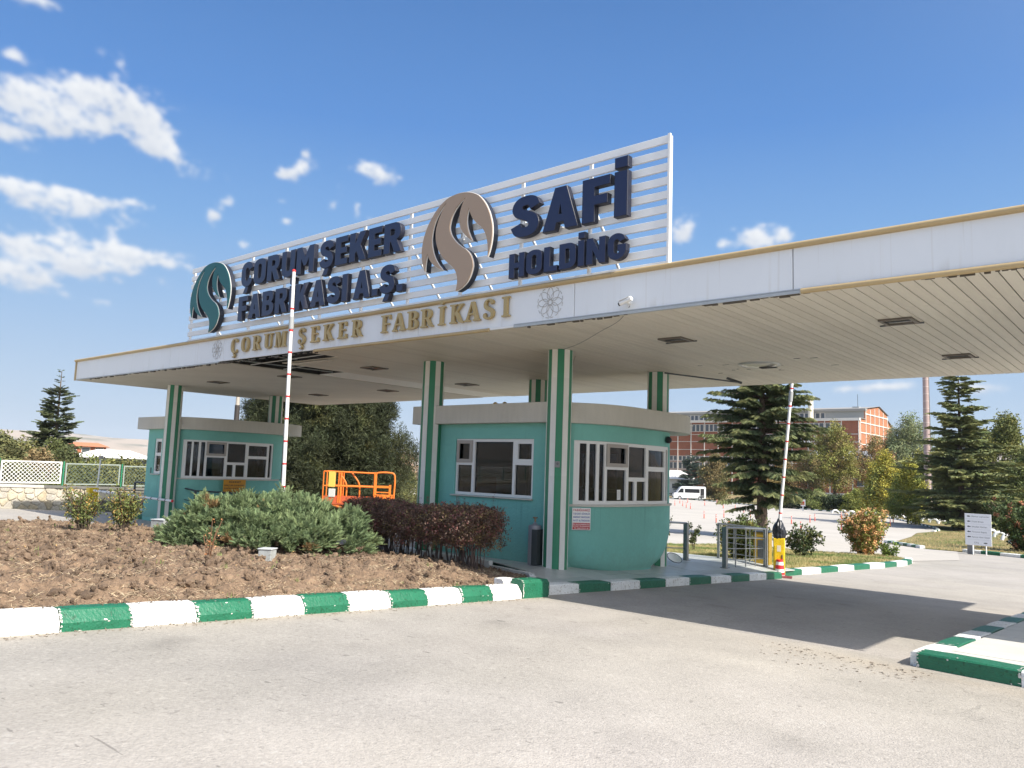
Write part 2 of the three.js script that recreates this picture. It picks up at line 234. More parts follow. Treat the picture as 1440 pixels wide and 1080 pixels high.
// grass tufts on the near lawn and at the foot of the right-hand sign
function bladeTuft(n, h, seed) { const r = mul32(seed), t = new Tris(); for (let i = 0; i < n; i++) { const a = r() * 6.28, d = .05 * r(), x = d * Math.cos(a), z = d * Math.sin(a), l = h * (.5 + r() * .7), b = r() * 6.28, k = l * .5 * r(); t.tri(V(x - .006 * Math.cos(b), 0, z - .006 * Math.sin(b)), V(x + .006 * Math.cos(b), 0, z + .006 * Math.sin(b)), V(x + k * Math.sin(b), l, z + k * Math.cos(b))); } return t.build(); }
function instanced(name, geo, mat, list, parent, colours) { // list: [Matrix4, ...]
  const m = new THREE.InstancedMesh(geo, mat, list.length); list.forEach((x, i) => m.setMatrixAt(i, x)); if (colours) colours.forEach((c, i) => m.setColorAt(i, c)); m.name = name; m.castShadow = m.receiveShadow = true; parent.add(m); return m;
}
const inPoly = (p, x, z) => { let c = false; for (let i = 0, j = p.length - 1; i < p.length; j = i++) if ((p[i][1] > z) !== (p[j][1] > z) && x < (p[j][0] - p[i][0]) * (z - p[i][1]) / (p[j][1] - p[i][1]) + p[i][0]) c = !c; return c; };
const MX = (x, y, z, s = 1, ry = 0, rx = 0, rz = 0, sy = s) => new THREE.Matrix4().compose(V(x, y, z), new THREE.Quaternion().setFromEuler(new THREE.Euler(rx, ry, rz)), V(s, sy, s));
{
  const r = mul32(31), list = [], cl = [], area = [[.95, -12.5], [1.2, -18], [1.3, -21.5], [.7, -25], [-.4, -26.6], [-2.65, -23.7], [-5.8, -24.5], [-6.8, -19.6], [-12, -18.4], [-12, -12.6], [-.6, -12.6]];
  while (list.length < 15000) { const x = -12 + 13.5 * r(), z = -27 + 15 * r(); if (!inPoly(area, x, z)) continue; const n = fbm(x * .5, z * .5, 1, 4); if (r() > .62 + n) continue; list.push(MX(x, ground(z) + .075, z, .6 + r() * .8, r() * 6.28)); const g = smooth(-.2, .3, n + (r() - .5) * .3); cl.push(col(lerp(.50, .16, g), lerp(.42, .23, g), lerp(.20, .07, g))); }
  tag(instanced('grass', bladeTuft(9, .075, 3), std([1, 1, 1], 1), list, scene, cl), 'short patchy grass on the near lawn behind the booth', null, null, 'stuff');
  const l2 = [], c2 = [], a2 = [[-4, -41.5], [-1.6, -38.6], [3.3, -37.3], [12, -35], [20, -36], [20, -75], [-6, -75], [-8, -66]];
  while (l2.length < 9000) { const x = -8 + 28 * r(), z = -75 + 40 * r(); if (!inPoly(a2, x, z)) continue; const n = fbm(x * .2, z * .2, 5, 4); if (r() > .6 + n) continue; l2.push(MX(x, ground(z) + .02, z, 1 + r(), r() * 6.28)); const g = smooth(-.1, .4, n + (r() - .5) * .3); c2.push(col(lerp(.52, .2, g), lerp(.42, .26, g), lerp(.22, .09, g))); }
  tag(instanced('grass', bladeTuft(9, .09, 4), std([1, 1, 1], 1), l2, scene, c2), 'dry straw coloured grass around the white direction board', null, null, 'stuff').name = 'grass_001';
}
{ // bare hills far off, all the way round
  const nr = 26, na = 420, pos = [], colr = [], idx = [];
  for (let i = 0; i <= nr; i++) for (let j = 0; j <= na; j++) {
    const a = j / na * 2 * Math.PI, rr = 1500 + 3300 * Math.pow(i / nr, 1.2), x = rr * Math.cos(a), z = rr * Math.sin(a);
    const up = smooth(1500, 3600, rr), n = fbm(x * .0006 + 3, z * .0006, 2.2, 6, .5);
    const y = -4 + up * (88 + 135 * n + 30 * Math.sin(a * 6 + .26)) * (rr > 4500 ? .3 : 1);
    pos.push(x, i === 0 ? -8 : y, z);
    const k = fbm(x * .004, z * .004, 7, 5), f = smooth(.05, .25, k), w = smooth(.22, .4, fbm(x * .01, z * .01, 1, 3));
    const c = [lerp(lerp(.42, .17, f), .7, w), lerp(lerp(.34, .17, f), .66, w), lerp(lerp(.26, .12, f), .6, w)]; colr.push(...c);
    if (i < nr && j < na) { const p = i * (na + 1) + j, q = p + na + 1; idx.push(p, p + 1, q, q, p + 1, q + 1); }
  }
  const g = new THREE.BufferGeometry(); g.setAttribute('position', new THREE.Float32BufferAttribute(pos, 3)); g.setAttribute('color', new THREE.Float32BufferAttribute(colr, 3)); g.setIndex(idx); g.computeVertexNormals();
  tag(part('hills', g, std([1, 1, 1], 1, { vertexColors: true }), scene), 'bare beige hills along the horizon', null, null, 'structure');
}

// ---------------------------------------------------------------- flower bed soil
const soilPoly = [[1.36, 10.5], [1.36, -.28], [.18, -1.55], [-1.3, -2.0], [-4.4, -2.15], [-5.2, -1.4], [-10.3, .6], [-11.2, 10.5]];
function soilY(x, z) {
  const d = Math.min(1.36 - x, x + 11.2 - .06 * (10.5 - z)), e = smooth(0, 1.2, d);
  let b = 0; { // distance to the rear edge
    const ed = [[1.36, -.28], [.18, -1.55], [-1.3, -2.0], [-4.4, -2.15], [-5.2, -1.4], [-10.3, .6]]; let m = 9; for (let i = 0; i + 1 < ed.length; i++) { const [x0, z0] = ed[i], [x1, z1] = ed[i + 1], t = Math.min(1, Math.max(0, ((x - x0) * (x1 - x0) + (z - z0) * (z1 - z0)) / ((x1 - x0) ** 2 + (z1 - z0) ** 2))); m = Math.min(m, Math.hypot(x - x0 - t * (x1 - x0), z - z0 - t * (z1 - z0))); } b = smooth(0, 2.3, m); }
  const k = e * b, n = fbm(x * 1.1, z * 1.1, 4.2, 3), c = fbm(x * 4.2, z * 4.2, 8.1, 4, .6), s = Math.abs(fbm(x * 9, z * 9, 2.1, 3, .6));
  return ground(z) + .09 + .05 * e + .19 * k + k * (.11 * n) + (.4 + .6 * k) * (.13 * c + .11 * s + .05 * fbm(x * 17, z * 17, 5, 2));
}
{
  const NX = 330, NZ = 330, x0 = -11.2, x1 = 1.36, z0 = -2.2, z1 = 10.5, pos = [], uv = [], idx = [], ok = [];
  for (let j = 0; j <= NZ; j++) for (let i = 0; i <= NX; i++) { const x = lerp(x0, x1, i / NX), z = lerp(z0, z1, j / NZ), i2 = inPoly(soilPoly, x, z); ok.push(i2); pos.push(x + (i2 ? .012 * noiser.noise(x * 14, z * 14, 3) : 0), soilY(x, z), z); uv.push(x, z); }
  for (let j = 0; j < NZ; j++) for (let i = 0; i < NX; i++) { const p = j * (NX + 1) + i, q = p + NX + 1; if ([p, p + 1, q, q + 1].filter(k => ok[k]).length >= 3) idx.push(p, q, p + 1, p + 1, q, q + 1); }
  const g = new THREE.BufferGeometry(); g.setAttribute('position', new THREE.Float32BufferAttribute(pos, 3)); g.setAttribute('uv', new THREE.Float32BufferAttribute(uv, 2)); g.setIndex(idx); g.computeVertexNormals();
  tag(part('soil', g, M.soil, scene), 'freshly dug brown soil of the flower bed', null, null, 'structure');
  const r = mul32(9), clod = (s) => { const q = new THREE.IcosahedronGeometry(1, 2), p = q.attributes.position; for (let i = 0; i < p.count; i++) { const v = V(p.getX(i), p.getY(i), p.getZ(i)), k = .75 + .7 * fbm(v.x * 1.3 + s, v.y * 1.3, v.z * 1.3, 3, .6); p.setXYZ(i, v.x * k, v.y * k * .75, v.z * k); } q.computeVertexNormals(); return q; };
  const cg = mergeGeometries([clod(1), clod(5).scale(.6, .6, .6).translate(1.1, -.2, .4), clod(8).scale(.45, .45, .45).translate(-.5, -.2, 1)].map(plain));
  const list = [], cl = [];
  while (list.length < 5200) { const x = -11 + 12.3 * r(), z = -2 + 12 * r(); if (!inPoly(soilPoly, x, z)) continue; const s = .012 + .075 * Math.pow(r(), 3.2); list.push(MX(x, soilY(x, z) + s * .2, z, s, r() * 6, r() * 2, r() * 2)); const b = .7 + .6 * r(); cl.push(col(.235 * b, .162 * b, .108 * b)); }
  for (let i = 0; i < 620; i++) { const z = .4 + 9.6 * r(), top = r() < .62, x = top ? 1.335 + .13 * r() * r() : 1.575 + .16 * r() * r(), s = .004 + .014 * r() * r(); list.push(MX(x, ground(z) + (top ? .214 : .002), z, s, r() * 6, r() * 2, r() * 2)); const b = .75 + .6 * r(); cl.push(top ? col(.235 * b, .17 * b, .12 * b) : col(.33 * b, .28 * b, .22 * b)); }
  tag(instanced('soil_clods', cg, std([1, 1, 1], 1, { bumpMap: withRepeat(T.rough, 3), bumpScale: .01 }), list, scene, cl), 'loose clods of earth lying over the dug flower bed', null, null, 'stuff');
  const straw = new Tris(); for (let i = 0; i < 7; i++) { const a = V((r() - .5) * .08, r() * .012, (r() - .5) * .08), b = a.clone().add(V((r() - .5) * .12, (r() - .2) * .035, (r() - .5) * .12)); straw.tri(a, b, a.clone().add(V(.004, .002, .004))); straw.tri(a, b, a.clone().add(V(-.002, .004, .002))); }
  const sl = [], sc = []; while (sl.length < 6500) { const x = -11 + 12.3 * r(), z = -2 + 12 * r(); if (!inPoly(soilPoly, x, z)) continue; const edge = x > .6 ? 1 : .45; if (r() > edge) continue; sl.push(MX(x, soilY(x, z) + .006, z, .6 + r(), r() * 6)); const b = .6 + .7 * r(); sc.push(col(.50 * b, .40 * b, .27 * b)); }
  tag(instanced('straw_litter', straw.build(), std([1, 1, 1], 1), sl, scene, sc), 'dry roots and straw strewn over the dug soil', null, null, 'stuff');
}

{ // a few weeds and fallen leaves in the bed
  const r = mul32(44), w = [], wc = [], d = [], dc = []; for (let i = 0; i < 150; i++) { const x = -9 + 10.2 * r(), z = -.5 + 9 * r(); if (!inPoly(soilPoly, x, z)) continue; w.push(MX(x, soilY(x, z) - .005, z, .5 + .9 * r(), r() * 6)); const b = .6 + .8 * r(); wc.push(col(.16 * b, .20 * b, .06 * b)); }
  tag(instanced('weeds', bladeTuft(7, .07, 12), std([1, 1, 1], 1), w, scene, wc), 'small green weeds sprouting from the dug soil', null, null, 'stuff');
  const lf = new Tris(); lf.tri(V(-.02, 0, 0), V(0, .008, .012), V(.022, .002, 0)); lf.tri(V(-.02, 0, 0), V(.022, .002, 0), V(0, .006, -.012)); for (let i = 0; i < 520; i++) { const x = -9 + 10.2 * r(), z = -1.2 + 9.5 * r(); if (!inPoly(soilPoly, x, z)) continue; d.push(MX(x, soilY(x, z) + .01, z, .7 + .9 * r(), r() * 6, r() - .5, r() - .5)); const b = .6 + .8 * r(); dc.push(col(.42 * b, .27 * b, .12 * b)); }
  tag(instanced('fallen_leaves', lf.build(), std([1, 1, 1], 1), d, scene, dc), 'dry brown leaves scattered on the dug soil', null, null, 'stuff');
}
// ---------------------------------------------------------------- kerbs: one mesh per painted block
// profile points: [outward, up]; blocks follow a polyline, outward to its right-hand side
function kerbRun(parent, pts, pitch, profile, first, sign = 1, seed = 1, names = 'kerb_block') {
  const r = mul32(seed), L = []; let tot = 0; for (let i = 0; i + 1 < pts.length; i++) { const l = Math.hypot(pts[i + 1][0] - pts[i][0], pts[i + 1][1] - pts[i][1]); L.push(l); tot += l; }
  const at = (s) => { s = Math.min(tot - 1e-6, Math.max(0, s)); let i = 0; while (s > L[i]) { s -= L[i]; i++; } const t = s / L[i], a = pts[i], b = pts[i + 1], dx = (b[0] - a[0]) / L[i], dz = (b[1] - a[1]) / L[i]; return { x: lerp(a[0], b[0], t), z: lerp(a[1], b[1], t), nx: -dz * sign, nz: dx * sign }; };
  const n = Math.max(1, Math.round(tot / pitch)), out = [];
  for (let k = 0; k < n; k++) {
    const s0 = tot * k / n + .004, s1 = tot * (k + 1) / n - .004, jit = (r() - .5) * .014, tilt = (r() - .5) * .012, sub = 3, t = [];
    for (let j = 0; j <= sub; j++) { const f = at(lerp(s0, s1, j / sub)), wob = (j === 0 || j === sub) ? -.006 : 0; t.push(profile.map(([o, u]) => V(f.x + f.nx * (o + tilt + wob), ground(f.z) + (u > 0 ? u + jit + wob + (r() - .5) * .006 : -.12), f.z + f.nz * (o + tilt + wob)))); }
    const T_ = new Tris(), m = profile.length;
    for (let j = 0; j < sub; j++) for (let i = 0; i + 1 < m; i++) T_.quad(t[j][i], t[j][i + 1], t[j + 1][i + 1], t[j + 1][i]);
    for (const e of [t[0], t[sub]]) for (let i = 1; i + 1 < m; i++) T_.tri(e[0], e[i], e[i + 1]);
    const g = metreUV(T_.build()), green = (k + first) % 2 === 0; const uvA = g.attributes.uv, ou = r() * 3, ov = r() * 3; for (let q = 0; q < uvA.count; q++) uvA.setXY(q, uvA.getX(q) + ou, uvA.getY(q) + ov);
    const blk = part(names, g, green ? M.kerbGreen : M.kerbWhite, parent); out.push(blk);
    if (green && names === 'kerb_block' && parent.userData.chips) { // paint worn off in ragged flakes at the block ends and along the edges
      const c = new Tris(), fl = (s, i, v) => { const f = at(s), A = profile[i], B = profile[i + 1], o = lerp(A[0], B[0], v), u = lerp(Math.max(A[1], .0), B[1], v), nx = B[1] - A[1], ny = A[0] - B[0], nl = Math.hypot(nx, ny) || 1, e = .0035; return V(f.x + f.nx * (o + nx / nl * e), ground(f.z) + u + jit + ny / nl * e, f.z + f.nz * (o + nx / nl * e)); };
      for (let q = 0; q < 44; q++) { const i = Math.floor(r() * 3), edge = r(), s = edge < .46 ? s0 + .003 + .022 * r() * r() : edge < .92 ? s1 - .003 - .022 * r() * r() : lerp(s0, s1, r()), v = edge < .92 ? .04 + .92 * r() : r() < .5 ? .94 : .07, w = .008 + .02 * r() * r(), h = .03 + .10 * r(); const P = []; for (let m = 0; m < 6; m++) { const a = m / 6 * 6.28, k = .6 + .7 * r(); P.push(fl(s + w * k * Math.cos(a), i, Math.min(.99, Math.max(.01, v + h * k * Math.sin(a))))); } for (let m = 1; m < 5; m++) c.tri(P[0], P[m], P[m + 1]); }
      part('worn_paint', c.build(), M.chip, blk);
    }
  }
  return out;
}
const BEDPROF = [[0, 0], [.004, .085], [-.075, .195], [-.10, .21], [-.22, .215], [-.235, .2], [-.235, 0]];
const ISLPROF = [[0, 0], [0, .15], [-.018, .168], [-.26, .172], [-.27, .16], [-.27, 0]];
{
  const k = structure('kerb', 'green and white painted kerb along the front of the flower bed'); k.userData.chips = true;
  kerbRun(k, [[1.565, .34], [1.565, 11.4]], .69, BEDPROF, 1, -1, 3);
  // the two taller end blocks
  const hi = [[0, 0], [0, .24], [-.05, .29], [-.24, .295], [-.25, .28], [-.25, 0]];
  kerbRun(k, [[1.575, -.36], [1.575, .335]], .69, hi, 0, -1, 5);
  kerbRun(k, [[1.30, .12], [1.30, .50]], .4, [[0, 0], [0, .25], [-.04, .285], [-.2, .285], [-.2, 0]], 1, -1, 6);
  const e = structure('kerb', 'thin white edging between the hedge and the booth floor');
  for (const [a, h] of [[[[1.2, -.46], [.18, -1.6], [-1.3, -2.08]], .215], [[[-1.3, -2.08], [-4.3, -2.28]], .30]]) kerbRun(e, a, .9, [[.05, 0], [.05, h], [-.06, h], [-.06, 0]], 1, 1, 8).forEach(m => m.material = M.kerbWhite);
  const k2 = structure('kerb', 'green and white kerb beside the booth floor in the shade of the canopy'); k2.userData.chips = true;
  kerbRun(k2, [[1.42, -.4], [1.42, -10.72]], 1.03, ISLPROF, 1, 1, 11);
  const k3 = structure('kerb', 'sunlit green and white kerb curving round the near lawn');
  kerbRun(k3, [[1.06, -11.55], [1.22, -14.0], [1.38, -17], [1.58, -19.5], [1.66, -21.9], [1.45, -23.6], [1.15, -24.7]], 1.34, ISLPROF, 0, 1, 13);
  const k4 = structure('kerb', 'kerb of the island at the right edge of the picture'); k4.userData.chips = true;
  kerbRun(k4, [[7.30, .30], [7.36, -11]], 1.0, ISLPROF, 1, -1, 15);
  kerbRun(k4, [[7.38, .36], [12.5, 1.0]], 1.12, ISLPROF, 0, 1, 17);
  const k5 = structure('kerb', 'green and white kerb in front of the left booth island');
  kerbRun(k5, [[-21.3, -2.72], [-15.36, -2.72]], 1.05, ISLPROF, 0, 1, 19);
  kerbRun(k5, [[-15.36, -2.75], [-15.36, -12]], 1.05, ISLPROF, 1, 1, 20);
  const k6 = structure('kerb', 'short green and white kerb at the nose of the far lawn');
  kerbRun(k6, [[-5.0, -43.0], [-1.75, -38.1]], .62, ISLPROF, 1, 1, 21);
  const k7 = structure('kerb', 'green and white kerb under the white direction board');
  kerbRun(k7, [[.3, -38.2], [3.3, -36.9], [9, -35.1], [14, -34.1]], 1.05, ISLPROF, 1, 1, 22);
  const k8 = structure('kerb', 'long kerb of small dark and white blocks round the far side of the yard'), tmp = new THREE.Group();
  const bl = kerbRun(tmp, [[-8.5, -70.5], [-8.6, -73], [-10.2, -79], [-18, -95.5], [-28, -109.6], [-45.6, -119.6], [-61, -131.6], [-76, -139.5]].reverse(), .85, ISLPROF, 1, 1, 23);
  for (const mm of [M.kerbGreen, M.kerbWhite]) tag(part('kerb_block', bl.filter(b => b.material === mm).map(b => b.geometry.clone()), mm === M.kerbGreen ? std([.03, .09, .06], .6) : mm, k8), null, null, null, 'stuff');
}

// ---------------------------------------------------------------- booth floors laid with tiles
const floorA = (x, z) => ground(z) + .165 + .13 * smooth(1.2, .1, x) * smooth(-1.1, -2.5, z);
const floorB = (x, z) => ground(z) + .165 + .13 * smooth(-15.6, -16.7, x);
const floorC = (x, z) => ground(z) + .168;
function tiledFloor(name, label, poly, fy, size, seed, mats) {
  const s = structure(name, label), r = mul32(seed); let xa = 1e9, xb = -1e9, za = 1e9, zb = -1e9; for (const [x, z] of poly) { xa = Math.min(xa, x); xb = Math.max(xb, x); za = Math.min(za, z); zb = Math.max(zb, z); }
  const bed = [];
  for (let x = xa; x < xb; x += size) for (let z = za; z < zb; z += size) {
    const cut = (gap) => { let q = poly; q = clipHalf(q, p => p[0] - x - gap); if (q.length > 2) q = clipHalf(q, p => x + size - gap - p[0]); if (q.length > 2) q = clipHalf(q, p => p[1] - z - gap); if (q.length > 2) q = clipHalf(q, p => z + size - gap - p[1]); return q; };
    for (const [gap, dy, isTile] of [[.004, 0, true], [0, -.012, false]]) {
      const q = cut(gap); if (q.length < 3) continue;
      const jy = isTile ? (r() - .5) * .004 : 0, tr = THREE.ShapeUtils.triangulateShape(q.map(p => new THREE.Vector2(...p)), []), t = new Tris(), P = q.map(p => V(p[0], fy(p[0], p[1]) + dy + jy, p[1]));
      for (const f of tr) t.tri(P[f[0]], P[f[1]], P[f[2]]);
      if (isTile) { const B = P.map(p => p.clone().setY(p.y - .02)); for (let i = 0; i < P.length; i++) { const k = (i + 1) % P.length; t.quad(P[i], B[i], B[k], P[k]); } part('floor_tile', metreUV(t.build()), (mats ?? [M.tile, M.tile, M.tileB, M.tileC])[Math.floor(r() * (mats ?? [0, 0, 0, 0]).length)], s); }
      else bed.push(t.build());
    }
  }
  part('bedding', bed, M.concrete, s); return s;
}
tiledFloor('booth_floor', 'pale tiled floor around the near booth', [[1.15, -12.3], [1.15, -.55], [.14, -1.68], [-1.35, -2.16], [-4.4, -2.36], [-4.6, -12.3]], floorA, .9, 4);
tiledFloor('booth_floor', 'tiled floor around the left booth', [[-15.63, -12.3], [-15.63, -3.0], [-21.3, -3.0], [-21.3, -12.3]], floorB, .9, 6);
tiledFloor('island_floor', 'sunlit pale slabs of the island at the right edge', [[7.62, -11], [7.62, .12], [12.5, .72], [14, .9], [14, -11]], floorC, 1.2, 8, [M.tilePale]);

// ---------------------------------------------------------------- gate canopy
const CH = 4.59, CF = .695, CXL = -18.59, CXR = 11.55, CZB = -9.91, CT = CH + CF;
const colX = [-16.68, -3.79, 0], colZ = [-2.55, -6.53];
{
  const t = thing('gate_canopy', 'long flat gate canopy with white fascia on green and white striped columns', 'canopy', [0, 0, 0]);
  // front fascia panels with thin joints
  const fx = [CXL, -16.9, -13.2, -11.9, -9.0, -5.5, -1.6, 2.2, 5.86, 9.0, CXR];
  for (let i = 0; i + 1 < fx.length; i++) part('fascia_panel', metreUV(rbox(fx[i] + .006, fx[i + 1] - .006, CH + .035, CT - .06, -.05, 0, .006, 1)), M.fascia, t);
  for (const [za, zb] of [[-.06, -3.3], [-3.31, -6.6], [-6.61, CZB]]) { part('fascia_panel', metreUV(box(CXL, CXL + .05, CH + .035, CT - .06, zb + .006, za)), M.fascia, t); part('fascia_panel', metreUV(box(CXR - .05, CXR, CH + .035, CT - .06, zb + .006, za)), M.fascia, t); }
  for (let x = CXL; x < CXR - .1; x += 3.836) part('fascia_panel', metreUV(box(x + .006, Math.min(CXR, x + 3.83), CH + .035, CT - .06, CZB, CZB + .05)), M.fascia, t);
  // gilt edge trims: a double-lipped gutter along the top, a tube along the bottom where it has not been lost
  const lip = (x0, x1, z = 0) => [rod(V(x0, CT - .035, z + .035), V(x1, CT - .035, z + .035), .038, .038, 10), box(x0, x1, CT - .075, CT - .06, z - .03, z + .022), box(x0, x1, CT - .04, CT, z - .12, z + .03)];
  part('edge_trim', lip(CXL - .03, 2.95).map(g => metreUV(g)), M.trim, t); part('edge_trim', lip(2.955, CXR + .03).map(g => metreUV(g)), M.trim, t);
  part('edge_trim', [metreUV(box(CXL - .02, CXL + .055, CH - .01, CT - .08, 0.002, .035))], M.trim, t);
  part('edge_trim', [metreUV(rod(V(-5.0, CH + .012, .018), V(.32, CH + .0, .018), .034, .034, 10))], M.trim, t);
  part('edge_trim', [metreUV(rod(V(5.98, CH + .012, .022), V(CXR, CH + .012, .022), .038, .038, 10))], M.trim, t);
  part('edge_trim', [box(CXL - .03, CXL, CH, CT, CZB, .03)].map(g => metreUV(g)), M.trim, t);
  part('flashing', [metreUV(box(.9, 5.97, CH - .012, CH + .03, -.03, .02)), metreUV(box(.9, 5.97, CH + .036, CH + .052, .002, .014))], M.flash, t);
  part('flashing', [metreUV(box(.33, .9, CH - .004, CH + .03, -.02, .016))], M.white, t);
  part('flashing', [metreUV(box(CXL, -9.2, CH + .002, CH + .03, -.03, .012))], M.flash, t);
  // ragged torn lower edge
  { const r = mul32(14), g = []; for (const [a, b, n] of [[-17.5, -5.0, 60], [1.2, 3.2, 16], [4.4, 6.0, 14], [7.4, 8.6, 16]]) for (let i = 0; i < n; i++) { const x = lerp(a, b, (i + r()) / n), w = .04 + .16 * r(), h = .012 + .03 * r(); g.push(box(x, x + w, CH - h, CH + .004, -.05 + .02 * r(), -.012 + .022 * r()).rotateZ(0)); } part('torn_edge', g, std([.10, .085, .065], .9), t); }
  // soffit: long boards front to back; a hole where boards have come down on the left and a strip of fresh boards behind it
  const edgeL = -8.95, bandR = -7.62; let x = bandR, r = mul32(3); const bg = {};
  const board = (xa, xb, za, zb, m, y = 0) => { const k = [xb - xa, zb - za].map(v => v.toFixed(2)).join(); if (!bg[k]) bg[k] = metreUV(new RoundedBoxGeometry(xb - xa - .014, .018, za - zb, 1, .005)); const o = part('soffit_board', bg[k], m, t); o.position.set((xa + xb) / 2, CH + .009 + y, (za + zb) / 2); o.rotation.z = (r() - .5) * .006; return o; };
  const mats = [M.soffit, std([.69, .64, .555], .6, { map: M.soffit.map }), std([.74, .69, .60], .6, { map: M.soffit.map })];
  while (x < CXR - .06) { const w = Math.min(.178, CXR - x); const front = x < -5.35 ? -.86 : -.06; board(x, x + w, front, CZB + .05, mats[Math.floor(r() * 3)], (r() - .5) * .003); x += w; }
  for (let k = 0; k < 4; k++) board(lerp(edgeL, bandR, k / 4), lerp(edgeL, bandR, (k + 1) / 4), -2.95, CZB + .05, M.soffitNew, .012);
  for (let k = 0; k < 4; k++) { const xa = lerp(CXL + .05, edgeL, k / 4), xb = lerp(CXL + .05, edgeL, (k + 1) / 4); for (const [za, zb] of [[-.06, -3.3], [-3.304, -6.6], [-6.604, CZB + .05]]) { const o = part('soffit_panel', metreUV(box(xa + .002, xb - .002, CH, CH + .02, zb, za)), M.soffitPlain, t); } }
  // dark void, its bent hangers, and the roof deck that closes the top
  part('roof_deck', [box(CXL + .05, CXR - .05, CT - .16, CT - .075, CZB + .05, -.05)], M.deck, t);
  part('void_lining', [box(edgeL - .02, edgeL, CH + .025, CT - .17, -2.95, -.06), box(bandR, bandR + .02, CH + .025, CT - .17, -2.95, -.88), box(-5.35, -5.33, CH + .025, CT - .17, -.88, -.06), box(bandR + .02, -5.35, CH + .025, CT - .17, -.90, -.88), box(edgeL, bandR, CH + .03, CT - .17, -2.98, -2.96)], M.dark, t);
  for (const [a, b] of [[[-8.9, -.75], [-5.4, -.62]], [[-8.9, -1.75], [-7.65, -1.7]], [[-8.35, -.1], [-8.25, -2.9]], [[-6.9, -.1], [-6.95, -.85]]]) part('hanger', [rod(V(a[0], CH + .03, a[1]), V(b[0], CH + .05, b[1]), .016)], M.flash, t);
  { const o = part('loose_board', [box(-7.3, -5.6, CH - .03, CH - .012, -.98, -.86)], M.soffit, t); o.rotation.z = .004; }
  // narrower arm of the canopy beyond the right-hand lane
  part('canopy_arm', [metreUV(box(CXR + .004, 21, CH + .03, CT - .02, -7.75, -1.85))], M.fascia, t);
  // columns: twelve-sided, alternate faces painted white
  const cg = metreUV(new THREE.CylinderGeometry(.25, .25, CH + .8, 12, 1, true).rotateY(-5 * RAD).translate(0, (CH - .8) / 2, 0));
  const sg = (() => { const q = new Tris(), out = []; for (let k = 0; k < 6; k++) { const a0 = (5 + 60 * k + 1.2) * RAD, a1 = (35 + 60 * k - 1.2) * RAD, R0 = .249, R = .262; const f = (a, rr, y) => V(rr * Math.cos(a), y, rr * Math.sin(a)); const y0 = -.79, y1 = CH - .003, u = new Tris(); u.quad(f(a0, R, y0), f(a0, R, y1), f(a1, R, y1), f(a1, R, y0)); u.quad(f(a0, R0, y0), f(a0, R0, y1), f(a0, R, y1), f(a0, R, y0)); u.quad(f(a1, R, y0), f(a1, R, y1), f(a1, R0, y1), f(a1, R0, y0)); out.push(metreUV(u.build())); } return out; })();
  for (const cx of [...colX, 10.2]) for (const cz of colZ) {
    const c = part('column', cg, M.colGreen, t); c.position.set(cx, 0, cz);
    sg.forEach(g => part('stripe', g, M.stripe, c));
  }
  // square recessed downlights
  const ring = (() => { const s = new THREE.Shape([[-.24, -.24], [.24, -.24], [.24, .24], [-.24, .24]].map(p => new THREE.Vector2(...p))); s.holes.push(new THREE.Path([[-.19, -.19], [-.19, .19], [.19, .19], [.19, -.19]].map(p => new THREE.Vector2(...p)))); return new THREE.ExtrudeGeometry(s, { depth: .03, bevelEnabled: false }).rotateX(Math.PI / 2); })();
  for (const [lx, lz] of [[-13.87, -2.55], [-14.27, -6.7], [-10.04, -2.67], [-10.39, -6.7], [-6.05, -2.54], [-6.44, -6.4], [2.73, -2.45], [6.51, -2.6], [6.52, -6.69], [10.6, -4.4]]) {
    const d = new THREE.Group(); d.name = 'downlight'; d.position.set(lx, CH, lz); t.add(d);
    part('rim', ring, std([.16, .14, .12], .5, { metalness: .5 }), d); part('lens', box(-.185, .185, -.012, -.004, -.185, .185), std([.17, .15, .125], .15), d); part('clip', [rod(V(-.34, -.018, -.245), V(.3, -.018, -.25), .012), rod(V(-.2, -.02, .02), V(.19, -.02, .03), .01)], M.steelDark, d);
  }
  { const d = new THREE.Group(); d.name = 'round_lamp'; d.position.set(2.75, CH, -6.15); t.add(d); const o = part('rim', new THREE.TorusGeometry(.42, .04, 8, 40), M.flash, d); o.rotation.x = Math.PI / 2; const l = part('lens', new THREE.SphereGeometry(.40, 28, 10, 0, Math.PI * 2, 0, Math.PI / 2), std([.62, .60, .52], .25), d); l.scale.y = -.2; part('patch', box(.02, .36, -.095, -.085, -.1, .08), M.dark, d); }
  // small stains and holes along the boards near the round lamp
  { const q = mul32(6), g = []; for (let i = 0; i < 16; i++) { const sx = 1.2 + 2.9 * q(), sz = -6.5 + 1.6 * (q() - .5); g.push(box(sx, sx + .05 + .12 * q(), CH - .003, CH + .003, sz, sz + .02 + .02 * q())); } part('board_damage', g, M.dark, t); }
  // loose cables
  part('cable', tube([V(3.3, 4.7, .03), V(3.0, CH - .02, -.2), V(2.1, CH - .05, -.9), V(.9, CH - .03, -1.9), V(.2, CH - .02, -2.35)], .0042, 40, 5), M.steelDark, t);
  part('cable', tube([V(-.1, CH - .02, -3.2), V(-1.4, CH - .09, -4.8), V(-2.4, CH - .04, -6), V(-3.6, CH - .02, -6.5)], .004, 30, 5), M.steelDark, t);
  part('bracket', [rod(V(.25, CH - .03, -6.4), V(1.35, CH - .12, -8.2), .02), rod(V(1.1, CH - .02, -8.0), V(1.38, CH - .13, -8.25), .03)], M.steelDark, t);
